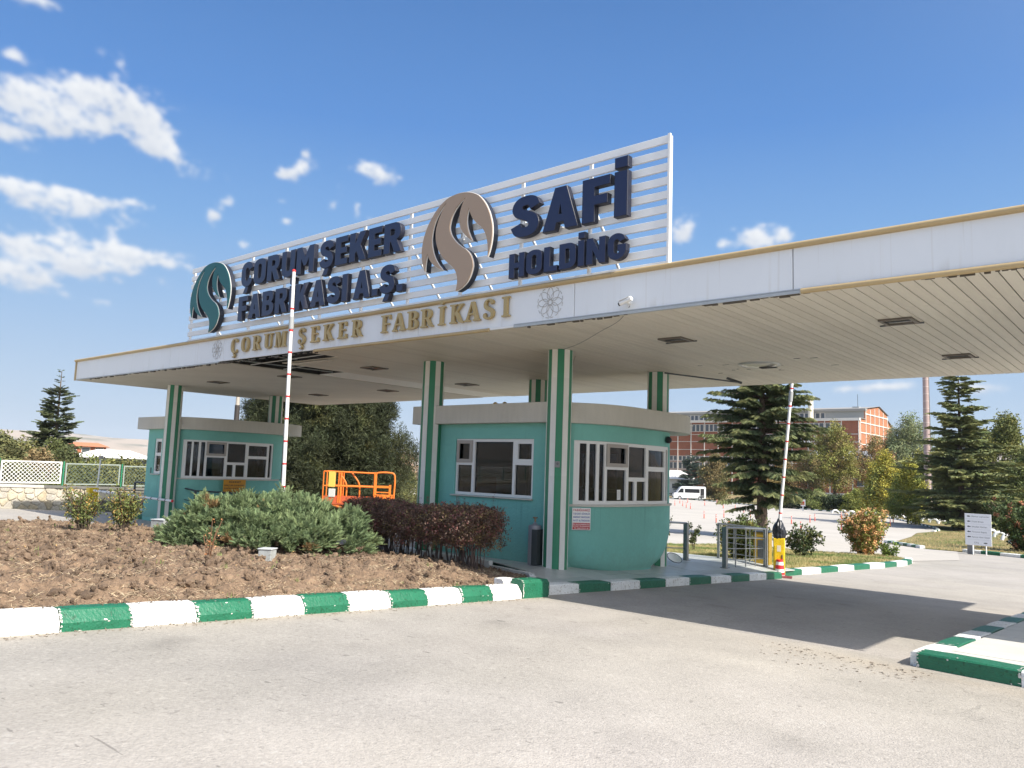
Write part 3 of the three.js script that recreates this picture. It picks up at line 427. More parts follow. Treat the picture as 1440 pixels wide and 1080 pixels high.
  // traced flower rosettes on the fascia
  for (const [rx, rr] of [[-9.31, .245], [1.695, .27]]) {
    const g = [], yc = 4.945; for (let k = 0; k < 8; k++) { const a = k * Math.PI / 4, P = []; for (let i = 0; i <= 14; i++) { const s = i / 14 * 2 * Math.PI, u = rr * (.17 + .39 * (1 - Math.cos(s))), v = rr * .24 * Math.sin(s) * (1 + .25 * Math.cos(s)); P.push(V(u * Math.cos(a) - v * Math.sin(a), yc + u * Math.sin(a) + v * Math.cos(a), .008)); } g.push(tube(P.slice(0, 14), .0042, 40, 4, true)); }
    for (let k = 0; k < 16; k++) { const a = (k + .15) * Math.PI / 8, b = (k + .75) * Math.PI / 8, P = [0, .5, 1].map(q => V(rr * Math.cos(lerp(a, b, q)), yc + rr * Math.sin(lerp(a, b, q)), .008)); g.push(tube(P, .0042, 6, 4)); }
    g.push(tube([0, 1, 2, 3, 4, 5].map(k => V(.045 * Math.cos(k * 1.047), yc + .045 * Math.sin(k * 1.047), .008)), .006, 24, 4, true));
    const o = part('rosette', g, std([.42, .40, .37], .7), t); o.position.x = rx;
  }
}
const loader = new FontLoader();
const serif = await loader.loadAsync('fonts/droid/droid_serif_bold.typeface.json');
const sans = await loader.loadAsync('fonts/droid/droid_sans_bold.typeface.json');
{ // gilt letters along the fascia
  const t = thing('fascia_lettering', 'row of small gilt serif capitals along the canopy fascia reading ÇORUM ŞEKER FABRİKASI', 'lettering', [0, 4.785, .004]);
  const put = (word, x0, x1) => { const cs = [...word], n = cs.length; cs.forEach((ch, i) => { const g = new TextGeometry(ch, { font: serif, size: .365, depth: .045, curveSegments: 5, bevelEnabled: true, bevelThickness: .006, bevelSize: .002, bevelSegments: 1 }); g.computeBoundingBox(); const b = g.boundingBox; g.translate(-(b.min.x + b.max.x) / 2, 0, .02); const m = part('letter', g, M.gold, t); m.position.x = lerp(x0, x1, n === 1 ? .5 : i / (n - 1)); m.rotation.z = Math.sin(i * 7.3) * .012; }); };
  put('ÇORUM', -8.38, -6.32); put('ŞEKER', -5.46, -3.46); put('FABRİKASI', -2.52, .74);
}

// ---------------------------------------------------------------- rooftop sign
{
  const Y0 = CT, X0 = -11.0, X1 = 3.95, HS = 2.05;
  const t = thing('rooftop_sign', 'tall white slatted sign frame standing on the canopy roof', 'sign', [0, Y0, 0]);
  const n = 10, pitch = HS / 9.22;
  for (let i = 0; i < n; i++) { const y = HS - .06 - i * pitch; part('slat', metreUV(rbox(X0, X1 - .03, y - .063, y + .063, -.045, 0, .006, 1)), M.slat, t); }
  const px = []; for (let k = 0; k < 11; k++) px.push(lerp(X1 - .02, X0 + .05, k / 10));
  px.forEach((x, k) => { part('post', [box(x - .025, x + .025, -.02, HS, -.085, -.034)], M.slat, t); if (k) part('brace', [rod(V(x, HS * .62, -.1), V(x, -.1, -1.35), .026, .026, 6)], M.slat, t); });
  part('edge_bar', [box(X1 - .028, X1 + .012, -.02, HS + .02, -.032, .012)], M.white, t);
  // heavy grotesque capitals drawn in units of the cap height: outline commands, holes after the first list
  const poly = (...p) => [['M', ...p[0]], ...p.slice(1).map(q => ['L', ...q])];
  const stroke = (c, w = .235) => { const L = [], Rr = []; for (let i = 0; i < c.length; i++) { const a = c[Math.max(0, i - 1)], m = c[i], b = c[Math.min(c.length - 1, i + 1)]; let d1 = [m[0] - a[0], m[1] - a[1]], d2 = [b[0] - m[0], b[1] - m[1]]; if (i === 0) d1 = d2; if (i === c.length - 1) d2 = d1; const l1 = Math.hypot(...d1), l2 = Math.hypot(...d2), n1 = [-d1[1] / l1, d1[0] / l1], n2 = [-d2[1] / l2, d2[0] / l2], k = 1 + n1[0] * n2[0] + n1[1] * n2[1], mx = (n1[0] + n2[0]) / k * w / 2, my = (n1[1] + n2[1]) / k * w / 2; L.push([m[0] + mx, m[1] + my]); Rr.push([m[0] - mx, m[1] - my]); } return poly(...L, ...Rr.reverse()); };
  const curve = (pts, n = 40) => new THREE.CatmullRomCurve3(pts.map(p => V(p[0], p[1], 0)), false, 'centripetal').getPoints(n).map(p => [p.x, p.y]);
  const cArc = [[.53, .70], [.455, .835], [.33, .882], [.20, .84], [.122, .70], [.118, .5], [.122, .30], [.20, .16], [.33, .118], [.455, .165], [.53, .30]];
  const GL = {
    I: [.24, [poly([0, 0], [0, 1], [.24, 1], [.24, 0])]], '.': [.24, [poly([0, 0], [0, .24], [.24, .24], [.24, 0])]],
    L: [.54, [poly([0, 0], [0, 1], [.24, 1], [.24, .21], [.54, .21], [.54, 0])]], F: [.54, [poly([0, 0], [0, 1], [.54, 1], [.54, .79], [.24, .79], [.24, .59], [.49, .59], [.49, .38], [.24, .38], [.24, 0])]],
    E: [.54, [poly([0, 0], [0, 1], [.54, 1], [.54, .79], [.24, .79], [.24, .605], [.50, .605], [.50, .40], [.24, .40], [.24, .21], [.54, .21], [.54, 0])]],
    H: [.67, [poly([0, 0], [0, 1], [.24, 1], [.24, .61], [.43, .61], [.43, 1], [.67, 1], [.67, 0], [.43, 0], [.43, .39], [.24, .39], [.24, 0])]],
    N: [.70, [poly([0, 0], [0, 1], [.22, 1], [.47, .47], [.47, 1], [.70, 1], [.70, 0], [.48, 0], [.23, .53], [.23, 0])]],
    M: [.84, [poly([0, 0], [0, 1], [.23, 1], [.42, .62], [.61, 1], [.84, 1], [.84, 0], [.61, 0], [.61, .56], [.475, .29], [.365, .29], [.23, .56], [.23, 0])]],
    K: [.71, [poly([0, 0], [0, 1], [.24, 1], [.24, .62], [.42, 1], [.69, 1], [.46, .545], [.71, 0], [.44, 0], [.30, .35], [.24, .25], [.24, 0])]],
    A: [.74, [poly([0, 0], [.25, 1], [.49, 1], [.74, 0], [.485, 0], [.445, .17], [.295, .17], [.255, 0]), poly([.335, .36], [.405, .36], [.37, .60])]],
    O: [.66, [[['M', .33, 1], ['Q', .66, 1, .66, .70], ['L', .66, .30], ['Q', .66, 0, .33, 0], ['Q', 0, 0, 0, .30], ['L', 0, .70], ['Q', 0, 1, .33, 1]], [['M', .33, .79], ['Q', .235, .79, .235, .66], ['L', .235, .34], ['Q', .235, .21, .33, .21], ['Q', .425, .21, .425, .34], ['L', .425, .66], ['Q', .425, .79, .33, .79]]]],
    D: [.65, [[['M', 0, 0], ['L', 0, 1], ['L', .33, 1], ['Q', .65, 1, .65, .68], ['L', .65, .32], ['Q', .65, 0, .33, 0]], [['M', .24, .21], ['L', .31, .21], ['Q', .41, .21, .41, .33], ['L', .41, .67], ['Q', .41, .79, .31, .79], ['L', .24, .79]]]],
    R: [.68, [[['M', 0, 0], ['L', 0, 1], ['L', .36, 1], ['Q', .64, 1, .64, .69], ['Q', .64, .49, .49, .42], ['L', .68, 0], ['L', .42, 0], ['L', .27, .37], ['L', .24, .37], ['L', .24, 0]], [['M', .24, .58], ['L', .34, .58], ['Q', .41, .58, .41, .69], ['Q', .41, .79, .34, .79], ['L', .24, .79]]]],
    B: [.65, [[['M', 0, 0], ['L', 0, 1], ['L', .36, 1], ['Q', .61, 1, .61, .75], ['Q', .61, .59, .51, .525], ['Q', .65, .46, .65, .28], ['Q', .65, 0, .37, 0]], [['M', .24, .62], ['L', .32, .62], ['Q', .38, .62, .38, .71], ['Q', .38, .80, .32, .80], ['L', .24, .80]], [['M', .24, .20], ['L', .34, .20], ['Q', .42, .20, .42, .31], ['Q', .42, .42, .34, .42], ['L', .24, .42]]]],
    U: [.67, [stroke([[.118, 1], ...curve([[.118, .38], [.14, .235], [.22, .14], [.335, .118], [.45, .14], [.53, .235], [.552, .38]], 24), [.552, 1]])]],
    C: [.62, [stroke(curve(cArc))]], G: [.66, [stroke([...curve(cArc, 40).slice(0, -2), [.545, .34], [.545, .45], [.36, .45]], .225)]],
    S: [.62, [stroke(curve([[.525, .70], [.45, .85], [.31, .882], [.175, .84], [.122, .715], [.175, .60], [.31, .525], [.445, .44], [.50, .29], [.445, .155], [.31, .118], [.165, .15], [.09, .30]], 56), .228)]],
  };
  const shapesOf = (ch) => { const base = { 'Ç': 'C', 'Ş': 'S', 'İ': 'I' }[ch] ?? ch, [w, outs] = GL[base]; const mk = (cmds, T_) => { const p = new T_(); for (const [k, ...a] of cmds) k === 'M' ? p.moveTo(...a) : k === 'L' ? p.lineTo(...a) : p.quadraticCurveTo(...a); p.closePath(); return p; }; const s = mk(outs[0], THREE.Shape); s.holes = outs.slice(1).map(h => mk(h, THREE.Path)); const extra = []; if (ch === 'Ç' || ch === 'Ş') extra.push(mk(poly([.25, -.012], [.43, -.012], [.35, -.25], [.14, -.25]), THREE.Shape)); if (ch === 'İ') extra.push(mk(poly([0, 1.085], [0, 1.32], [.24, 1.32], [.24, 1.085]), THREE.Shape)); return [w, s, extra]; };
  const letters = (name, label, text, x0, x1, yb, cap, depth) => {
    const o = thing(name, label, 'lettering', [0, Y0, .07]); let x = 0; const gl = [], gap = .085;
    for (const ch of text) { if (ch === ' ') { x += .20; continue; } const [w, s, extra] = shapesOf(ch); gl.push([s, extra, x, w]); x += w + gap; }
    const k = (x1 - x0) / (x - gap), ex = (s) => { const g = new THREE.ExtrudeGeometry(s, { depth: depth / cap, bevelEnabled: true, bevelThickness: .012, bevelSize: .012, bevelOffset: -.006, bevelSegments: 2, curveSegments: 7 }); g.scale(k, cap, cap); return g; };
    for (const [s, extra, gx, w] of gl) { const m = part('letter', ex(s), [M.navy, M.navySide], o); m.position.set(x0 + gx * k, yb - Y0, 0); extra.forEach((e, i) => { const q = part(e.getPoints()[0].y > .5 ? 'dot' : 'cedilla', ex(e), [M.navy, M.navySide], m); q.position.z = -.004; }); part('stand_off', rod(V(w * k * .4, cap * .12, -.10), V(w * k * .4, cap * .12, .0), .015), M.slat, m); }
    return o;
  };
  letters('raised_lettering', 'dark navy block letters reading ÇORUM ŞEKER, upper line beside the teal emblem', 'ÇORUM ŞEKER', -8.07, -2.03, 6.40, .63, .10);
  letters('raised_lettering', 'dark navy block letters reading FABRİKASI A.Ş., lower line beside the teal emblem', 'FABRİKASI A.Ş.', -8.12, -1.93, 5.565, .60, .10);
  letters('raised_lettering', 'largest dark navy letters on the sign reading SAFİ, at its right end', 'SAFİ', .92, 3.31, 6.125, .735, .11);
  letters('raised_lettering', 'dark navy letters reading HOLDİNG below the larger SAFİ', 'HOLDİNG', .88, 3.30, 5.43, .43, .10);
  // emblem: flowing leaf strands forming a round head
  const E = (w, h, face, name, label, x, y) => {
    const P = [[560, 516], ['q', 500, 524, 452, 576], ['q', 390, 640, 388, 722], ['q', 388, 765, 413, 812], ['q', 412, 770, 424, 738], ['q', 446, 792, 520, 818], ['q', 452, 762, 445, 682], ['q', 446, 590, 527, 537], ['q', 462, 615, 470, 672], ['q', 478, 745, 556, 797], ['q', 628, 842, 602, 915], ['q', 680, 902, 694, 826], ['q', 690, 772, 630, 742], ['q', 548, 690, 551, 640], ['q', 560, 572, 637, 537], ['q', 598, 585, 608, 640], ['q', 618, 682, 684, 723], ['q', 628, 648, 659, 584], ['q', 668, 630, 722, 668], ['q', 775, 705, 772, 800], ['q', 800, 735, 788, 672], ['q', 768, 590, 706, 542], ['q', 640, 504, 560, 516]];
    const s = new THREE.Shape(), X = (a) => (a - 590) / 404 * w, Y = (b) => (714 - b) / 402 * h;
    s.moveTo(X(P[0][0]), Y(P[0][1])); for (const q of P.slice(1)) s.quadraticCurveTo(X(q[1]), Y(q[2]), X(q[3]), Y(q[4]));
    const o = thing(name, label, 'emblem', [x, y, .05]);
    part('emblem_body', new THREE.ExtrudeGeometry(s, { depth: .13, bevelEnabled: false, curveSegments: 14 }), M.logoSide, o);
    const rim = new THREE.ExtrudeGeometry(s, { depth: .012, bevelEnabled: true, bevelSize: .012, bevelThickness: .004, bevelSegments: 1, curveSegments: 14 }); part('emblem_rim', rim.translate(0, 0, .134), M.logoEdge, o);
    part('emblem_face', new THREE.ExtrudeGeometry(s, { depth: .008, bevelEnabled: true, bevelSize: -.004, bevelThickness: .004, bevelSegments: 1, curveSegments: 14 }).translate(0, 0, .154), face, o);
    part('stand_off', rod(V(0, .1, -.08), V(0, .1, 0), .02), M.slat, o); part('stand_off', rod(V(.2, -.5, -.08), V(.2, -.5, 0), .02), M.slat, o);
    return o;
  };
  E(2.05, 1.86, M.logoTeal, 'leaf_emblem', 'teal leaf emblem at the left end of the rooftop sign', -9.53, 6.32);
  E(1.85, 1.88, M.bronze, 'leaf_emblem', 'bronze leaf emblem in the middle of the rooftop sign', -.44, 6.30);
}

// ---------------------------------------------------------------- guard booths
// wall surfaces are mapped (u along the wall, y, outward offset) so that walls, frames and panes follow the curved bay
const ZA = -2.75, ZB = -6.95, bayX = (z, w = 1, b = 1) => .58 * b * (1 - Math.pow(Math.min(1, Math.abs((z - (ZA + ZB) / 2) / ((ZA - ZB) / 2 * w))), 4));
const bayS = (u, y, o) => { const z = -u, e = .01, dx = (bayX(z + e) - bayX(z - e)) / (2 * e), l = Math.hypot(1, dx); return V(bayX(z) + o / l, y, z - dx * o / l); };
const frontS = (zf) => (u, y, o) => V(u, y, zf + o);
function patch(S, u0, u1, y0, y1, o0, o1, nu = 1) {
  const t = new Tris(), n = Math.max(1, nu); const P = (i, y, o) => S(lerp(u0, u1, i / n), y, o), g = [];
  for (const o of [o0, o1]) { const pos = [], uv = [], idx = []; for (let i = 0; i <= n; i++) for (const y of [y0, y1]) { const p = P(i, y, o); pos.push(p.x, p.y, p.z); uv.push(lerp(u0, u1, i / n), y); } for (let i = 0; i < n; i++) { const a = 2 * i; o === o1 ? idx.push(a, a + 2, a + 1, a + 1, a + 2, a + 3) : idx.push(a, a + 1, a + 2, a + 1, a + 3, a + 2); } const q = new THREE.BufferGeometry(); q.setAttribute('position', new THREE.Float32BufferAttribute(pos, 3)); q.setAttribute('uv', new THREE.Float32BufferAttribute(uv, 2)); q.setIndex(idx); q.computeVertexNormals(); g.push(q.toNonIndexed()); }
  for (let i = 0; i < n; i++) { t.quad(P(i, y1, o0), P(i, y1, o1), P(i + 1, y1, o1), P(i + 1, y1, o0)); t.quad(P(i, y0, o0), P(i + 1, y0, o0), P(i + 1, y0, o1), P(i, y0, o1)); }
  t.quad(P(0, y0, o0), P(0, y0, o1), P(0, y1, o1), P(0, y1, o0)); t.quad(P(n, y0, o1), P(n, y0, o0), P(n, y1, o0), P(n, y1, o1));
  return mergeGeometries([...g, t.build()].map(plain));
}
// a window: outer frame, bars, panes; cells are [u0,u1,y0,y1,(old)] openings
function windowUnit(parent, S, u0, u1, y0, y1, cells, nuOf, opt = {}) {
  const w = new THREE.Group(); w.name = 'window'; parent.add(w); const fr = [];
  const us = [...new Set([u0, u1, ...cells.flatMap(c => [c[0], c[1]])])].sort((a, b) => a - b), ys = [...new Set([y0, y1, ...cells.flatMap(c => [c[2], c[3]])])].sort((a, b) => a - b);
  for (let i = 0; i + 1 < us.length; i++) { let run = null; const flush = (yt) => { if (run !== null) { fr.push(patch(S, us[i], us[i + 1], run, yt, -.07, .0, nuOf(us[i + 1] - us[i]))); run = null; } }; for (let j = 0; j + 1 < ys.length; j++) { const cu = (us[i] + us[i + 1]) / 2, cy = (ys[j] + ys[j + 1]) / 2, open = cells.some(c => cu > c[0] && cu < c[1] && cy > c[2] && cy < c[3]); if (open) flush(ys[j]); else if (run === null) run = ys[j]; } flush(ys[ys.length - 1]); }
  part('frame', fr, M.frame, w);
  for (const c of cells) {
    part('pane', patch(S, c[0] - .008, c[1] + .008, c[2] - .008, c[3] + .008, -.045, -.041, nuOf(c[1] - c[0])), M.glass, w);
    if (c[4]) { const b = .045, f = []; f.push(patch(S, c[0] - .03, c[1] + .03, c[3] - b, c[3] + .03, .001, .03, nuOf(.5)), patch(S, c[0] - .03, c[1] + .03, c[2] - .03, c[2] + b, .001, .03, nuOf(.5)), patch(S, c[0] - .03, c[0] + b, c[2] + b, c[3] - b, .001, .03), patch(S, c[1] - b, c[1] + .03, c[2] + b, c[3] - b, .001, .03)); part('sash', f, M.frameOld, w); }
  }
  return w;
}
function booth(cx, label, xl, xs, frontWin, leftWin) {
  const t = thing('guard_booth', label, 'booth', [cx, 0, 0]);
  const zf = -2.66, YW = 3.1, yb = -1.2, nu = (d) => Math.max(1, Math.ceil(d / .12)), F = frontS(zf);
  // front wall with its window opening
  const [wx0, wx1, wy0, wy1, cells] = frontWin, fw = [];
  fw.push(patch(F, xl, wx0, yb, YW, -.14, 0), patch(F, wx1, .02, yb, YW, -.14, 0), patch(F, wx0, wx1, yb, wy0, -.14, 0), patch(F, wx0, wx1, wy1, YW, -.14, 0));
  part('wall', fw.map(g => metreUV(g)), M.teal, t);
  // left wall
  const L = (u, y, o) => V(xl - o, y, -u), lw = [];
  if (leftWin) { const [a, b, c, d] = leftWin; lw.push(patch(L, 2.66 + .142, a, yb, YW, -.14, 0), patch(L, b, 6.95, yb, YW, -.14, 0), patch(L, a, b, yb, c, -.14, 0), patch(L, a, b, d, YW, -.14, 0)); windowUnit(t, (u, y, o) => L(u, y, o - .04), a, b, c, d, [[a + .05, (a + b) / 2 - .03, c + .05, d - .05], [(a + b) / 2 + .03, b - .05, c + .05, d - .05]], () => 1); }
  else lw.push(patch(L, 2.66 + .142, 6.95, yb, YW, -.14, 0));
  part('wall', lw.map(g => metreUV(g)), M.teal, t);
  const R = (u, y, o) => V(u, y, -6.95 - o), r0 = xl * .80, r1 = xl * .32; part('wall', [patch(R, xl + .142, r0, yb, YW, -.14, 0), patch(R, r1, -.02, yb, YW, -.14, 0), patch(R, r0, r1, yb, 1.6, -.14, 0), patch(R, r0, r1, 2.65, YW, -.14, 0)].map(g => metreUV(g)), M.teal, t);
  windowUnit(t, (u, y, o) => R(u, y, o - .04), r0 + .002, r1 - .002, 1.602, 2.648, [[r0 + .06, (r0 + r1) / 2 - .04, 1.67, 2.58], [(r0 + r1) / 2 + .04, r1 - .06, 1.67, 2.58]], () => 1);
  // bay: head band, jambs, apron drawn in towards the floor, flat wall behind it
  const b0 = 2.90, b1 = 6.26, yS = 1.43, yH = 2.755, U0 = -ZA + .002, U1 = -ZB - .002;
  part('bay_wall', [patch(bayS, U0, U1, yH, YW, -.12, 0, 36), patch(bayS, U0, b0, yS, yH, -.12, 0, 6), patch(bayS, b1, U1, yS, yH, -.12, 0, 12)], M.teal, t);
  const ap = (() => { // hull-shaped apron
    const ny = 26, nz = 40, pos = [], uv = [], idx = [], yt = 1.40, yf = -.4; for (let j = 0; j <= ny; j++) { const y = lerp(yf, yt, j / ny), fl = floorA(.3, -4.8) + .02, k = Math.min(1, Math.max(0, (.98 - y) / (.98 - fl + .02))), w = .66 + .34 * Math.sqrt(Math.max(0, 1 - k * k)), b = .78 + .22 * Math.sqrt(Math.max(0, 1 - k * k)), mid = -4.85 + .42 * (1 - w); for (let i = 0; i <= nz; i++) { const s = lerp(-1, 1, i / nz), z = mid + s * 2.1 * w; const tt = Math.abs(s); pos.push(.03 + .565 * b * (1 - Math.pow(tt, 4)), y, z); uv.push(z, y); } }
    for (let j = 0; j < ny; j++) for (let i = 0; i < nz; i++) { const p = j * (nz + 1) + i, q = p + nz + 1; idx.push(p, q, p + 1, p + 1, q, q + 1); }
    const g = new THREE.BufferGeometry(); g.setAttribute('position', new THREE.Float32BufferAttribute(pos, 3)); g.setAttribute('uv', new THREE.Float32BufferAttribute(uv, 2)); g.setIndex(idx); g.computeVertexNormals(); return g;
  })();
  part('apron', ap, M.teal, t);
  part('wall', [metreUV(box(-.12, .025, yb, 1.395, -6.94, -2.82))], M.teal, t);
  part('sill', [patch(bayS, 2.80, 6.62, 1.388, 1.432, -.10, .06, 30)].map(g => metreUV(g)), M.slab, t);
  const c = [[3.0, 3.13], [3.185, 3.338], [3.41, 3.542]].map(([a, b]) => [a, b, 1.51, 2.69]);
  c.push([3.62, 4.26, 2.26, 2.68, true], [3.62, 4.26, 1.51, 2.17], [4.36, 5.06, 2.02, 2.68], [4.36, 4.60, 1.51, 1.93], [4.70, 5.06, 1.51, 1.93], [5.18, 5.97, 2.27, 2.64], [5.18, 5.97, 1.50, 2.165], [6.06, 6.19, 1.50, 2.69]);
  windowUnit(t, (u, y, o) => bayS(u, y, o - .015), b0 + .003, b1 - .003, yS + .003, yH - .003, c, nu);
  windowUnit(t, (u, y, o) => F(u, y, o - .03), wx0 + .002, wx1 - .002, wy0 + .002, wy1 - .002, cells, () => 1);
  part('sill', [metreUV(rbox(wx0 - .07, wx1 + .02, wy0 - .035, wy0 - .001, zf + .003, zf + .07, .008, 1))], M.slab, t);
  // roof slab following the bay
  const rp = (z) => .12 + .70 * (1 - Math.pow(Math.min(1, Math.abs((z + 5.2) / 2.46)), 4)), sh = new THREE.Shape(), re = -7.66; sh.moveTo(xs, 2.45); 
  sh.lineTo(.06, 2.45); sh.lineTo(.06, 2.72); for (let i = 0; i <= 40; i++) { const z = lerp(-2.742, re, i / 40); sh.lineTo(rp(z), -z); } sh.lineTo(xs, -re); sh.closePath();
  const sg = new THREE.ExtrudeGeometry(sh, { depth: .41, bevelEnabled: true, bevelSize: .008, bevelThickness: .008, bevelSegments: 1 }).rotateX(-Math.PI / 2); sg.scale(1, 1, 1); 
  const pz = sg.attributes.position; void pz; const roof = part('roof_slab', metreUV(sg), M.slab, t); roof.position.y = 3.108;
  // bare interior: floor, ceiling, desk
  part('interior_floor', [box(xl + .15, -.13, -.02, .2, -6.8, -2.82)], M.interior, t);
  part('desk', [box(-.75, -.16, .95, 1.0, -6.4, -3.1), box(-.72, -.66, .2, .95, -6.3, -6.2), box(-.72, -.66, .2, .95, -3.3, -3.2)], std([.16, .10, .06], .6), t);
  part('cabinet', rbox(xl + .2, xl + .62, .2, 1.9, -4.6, -3.4, .01), std([.05, .05, .055], .6), t); part('chair_back', rbox(-1.25, -1.17, .75, 1.75, -5.1, -4.6, .03), M.black, t); part('monitor', [rbox(-.62, -.58, 1.08, 1.42, -4.3, -3.75, .01), box(-.66, -.54, 1.0, 1.08, -4.08, -3.98)], M.black, t);
  return t;
}
const nearBooth = booth(0, 'teal guard booth nearest the camera with a large front window and bowed bay', -4.1, -4.33, [-3.05, -.73, 1.5, 2.765, [[-2.99, -2.57, 2.26, 2.70, true], [-3.00, -2.55, 1.56, 2.17], [-2.47, -1.33, 1.56, 2.70], [-1.19, -.81, 2.33, 2.66], [-1.26, -.79, 1.56, 2.20]]], null);
const leftBooth = booth(-16.68, 'teal guard booth at the far left partly hidden by the juniper', -1.95, -2.42, [-1.42, -.88, 1.53, 2.77, [[-1.32, -.98, 2.27, 2.66], [-1.34, -.97, 1.62, 2.16]]], [4.0, 5.6, 1.5, 2.7]);

// ---------------------------------------------------------------- small things on and around the booths
function canvasTex(w, h, draw) { const c = document.createElement('canvas'); c.width = w; c.height = h; draw(c.getContext('2d'), w, h); const t = new THREE.CanvasTexture(c); t.colorSpace = THREE.SRGBColorSpace; return t; }
function printed(w, h, tex, rough = .5) { const g = new THREE.PlaneGeometry(w, h); return [g, std([1, 1, 1], rough, { map: tex })]; }
{ // notice on the bay apron
  const tx = canvasTex(512, 620, (c, w, h) => { c.fillStyle = '#eceae4'; c.fillRect(0, 0, w, h); c.textAlign = 'center'; c.textBaseline = 'middle'; const ln = (s, y, f, col) => { c.fillStyle = col; c.font = `bold ${f}px sans-serif`; const m = c.measureText(s).width; c.save(); c.translate(w / 2, y); c.scale(Math.min(1, 470 / m), 1); c.fillText(s, 0, 0); c.restore(); }; ln('FABRİKAMIZ', 60, 92, '#b5222a'); ln('7/24 SAAT GÜVENLİK', 160, 76, '#2c3f8f'); ln('KAMERASI TARAFINDAN', 258, 76, '#2c3f8f'); ln('KAYIT ALTINDADIR', 356, 76, '#2c3f8f'); c.fillStyle = '#b3242b'; c.fillRect(12, 420, w - 24, 190); ln('BU ALAN KAMERA İLE', 460, 48, '#f1e9e4'); ln('24 SAAT İZLENMEKTE', 516, 48, '#f1e9e4'); ln('TEL 0364 235 01 06', 574, 48, '#f1e9e4'); });
  const p = bayS(3.03, 1.14, .035), q = bayS(3.03, 1.14, 1.035);
  const t = thing('notice_plate', 'small white notice with red and blue lines on the bay under the ticket window', 'notice', [p.x + .02, p.y, p.z], Math.atan2(q.x - p.x, q.z - p.z));
  part('plate', box(-.2, .2, -.225, .225, -.008, .0), M.white, t); const [g, m] = printed(.39, .44, tx); const f = part('print', g, m, t); f.position.z = .004;
}
{ const [g, m] = printed(.155, .215, canvasTex(128, 176, (c, w, h) => { c.fillStyle = '#e9e9e6'; c.fillRect(0, 0, w, h); c.fillStyle = '#9a9a9a'; for (let i = 0; i < 9; i++) c.fillRect(14, 22 + i * 15, 60 + (i * 37) % 42, 4); })); const p = bayS(4.06, 1.64, -.052); const o = solo('paper_notice', g, m, 'white sheet of paper behind the glass of the ticket window', 'paper'); o.position.copy(p); o.rotation.y = Math.PI / 2 + .02; o.rotation.z = .02; }
{ const t = thing('meter_plate', 'small grey plate fixed to the front striped column of the near booth', 'plate', [.155, 2.235, -2.335], 38 * RAD); part('plate', rbox(-.052, .052, -.062, .062, -.004, .014, .004), std([.22, .22, .22], .5), t); part('dial', rod(V(.005, .01, .012), V(.005, .01, .02), .026, .026, 12), std([.12, .12, .12], .3), t); }
{ const t = thing('cylinder_bin', 'narrow grey floor ashtray with a tap on top beside the striped column', 'ashtray', [-.42, floorA(-.4, -2.42), -2.40], .1); const s = new THREE.LatheGeometry([[.13, 0], [.135, .02], [.135, .78], [.125, .80], [.05, .815], [.02, .87]].map(p => new THREE.Vector2(...p)), 24); part('body', metreUV(s), std([.30, .30, .32], .45, { metalness: .3 }), t); part('dark_side', box(.02, .145, .01, .72, -.12, .145), std([.05, .06, .06], .5), t); part('tap', [rod(V(0, .82, 0), V(0, .94, 0), .02), rod(V(-.05, .95, 0), V(.05, .95, 0), .016)], std([.32, .22, .12], .4, { metalness: .5 }), t); }
{ const t = thing('enamel_dish', 'shallow white dish leaning at the foot of the bay by the railing', 'dish', [.02, floorA(0, -7.35) + .08, -7.35], .6); const g = new THREE.LatheGeometry([[0, .0], [.09, .005], [.16, .05], [.19, .075], [.195, .08], [.19, .083], [.15, .06], [.08, .015], [0, .01]].map(p => new THREE.Vector2(...p)), 28); const m = part('bowl', g, M.white, t); m.rotation.set(.5, 0, -.3); const r2 = part('rim', new THREE.TorusGeometry(.19, .009, 6, 30).rotateX(Math.PI / 2), M.steelDark, m); r2.position.y = .08; }
function cctv(label, pos, turn, s = 1) { const t = thing('security_camera', label, 'camera', pos, turn); t.scale.setScalar(s); part('mount', [rod(V(0, 0, -.02), V(0, 0, .05), .035, .035, 12), rod(V(0, 0, .05), V(.0, .0, .12), .015)], M.white, t); const b = part('body', rod(V(-.09, -.03, .12), V(.12, .03, .13), .036, .036, 14), M.white, t); part('lens', rod(V(-.115, -.037, .119), V(-.088, -.03, .12), .03, .03, 14), M.black, b); part('hood', [box(-.1, .1, .03, .036, .08, .165).rotateZ(.25)], M.white, t); return t; }
cctv('white security camera low on the canopy fascia to the right of the rosette', [3.27, 4.76, .0], 0);
{ const t = thing('dome_camera', 'dark round camera on the teal band above the ticket window', 'camera', [.53, 2.92, -6.05]); part('base', rod(V(0, 0, 0), V(.05, 0, .03), .085, .085, 18), std([.05, .20, .16], .5), t); part('dome', new THREE.SphereGeometry(.075, 18, 12).translate(.075, -.01, .045), M.black, t); }
cctv('little camera at the rear corner of the near booth roof slab', [.30, 3.34, -7.52], 70 * RAD, .6);
cctv('little camera at the rear end of the left booth roof slab', [-16.35, 3.32, -6.9], 70 * RAD, .7);
for (const [x, z, lab, k] of [[-3.62, -4.6, 'left amber beacon lamp on the near booth roof', 1], [-3.30, -4.6, 'right brownish beacon lamp on the near booth roof', 0], [-2.85, -4.6, 'small dark blue lamp on the near booth roof', 2]]) { const t = thing('beacon_lamp', lab, 'beacon', [x, 3.52, z]); part('base', new THREE.CylinderGeometry(.08, .09, .07, 16).translate(0, .035, 0), M.white, t); const h = k === 2 ? .12 : .2; part('lamp_cover', new THREE.LatheGeometry([[.07, .07], [.085, .1], [.08, h], [.05, h + .07], [0, h + .09]].map(p => new THREE.Vector2(...p)), 18), k === 2 ? std([.03, .06, .18], .2) : k ? std([.8, .5, .03], .2) : std([.5, .4, .2], .25), t); }
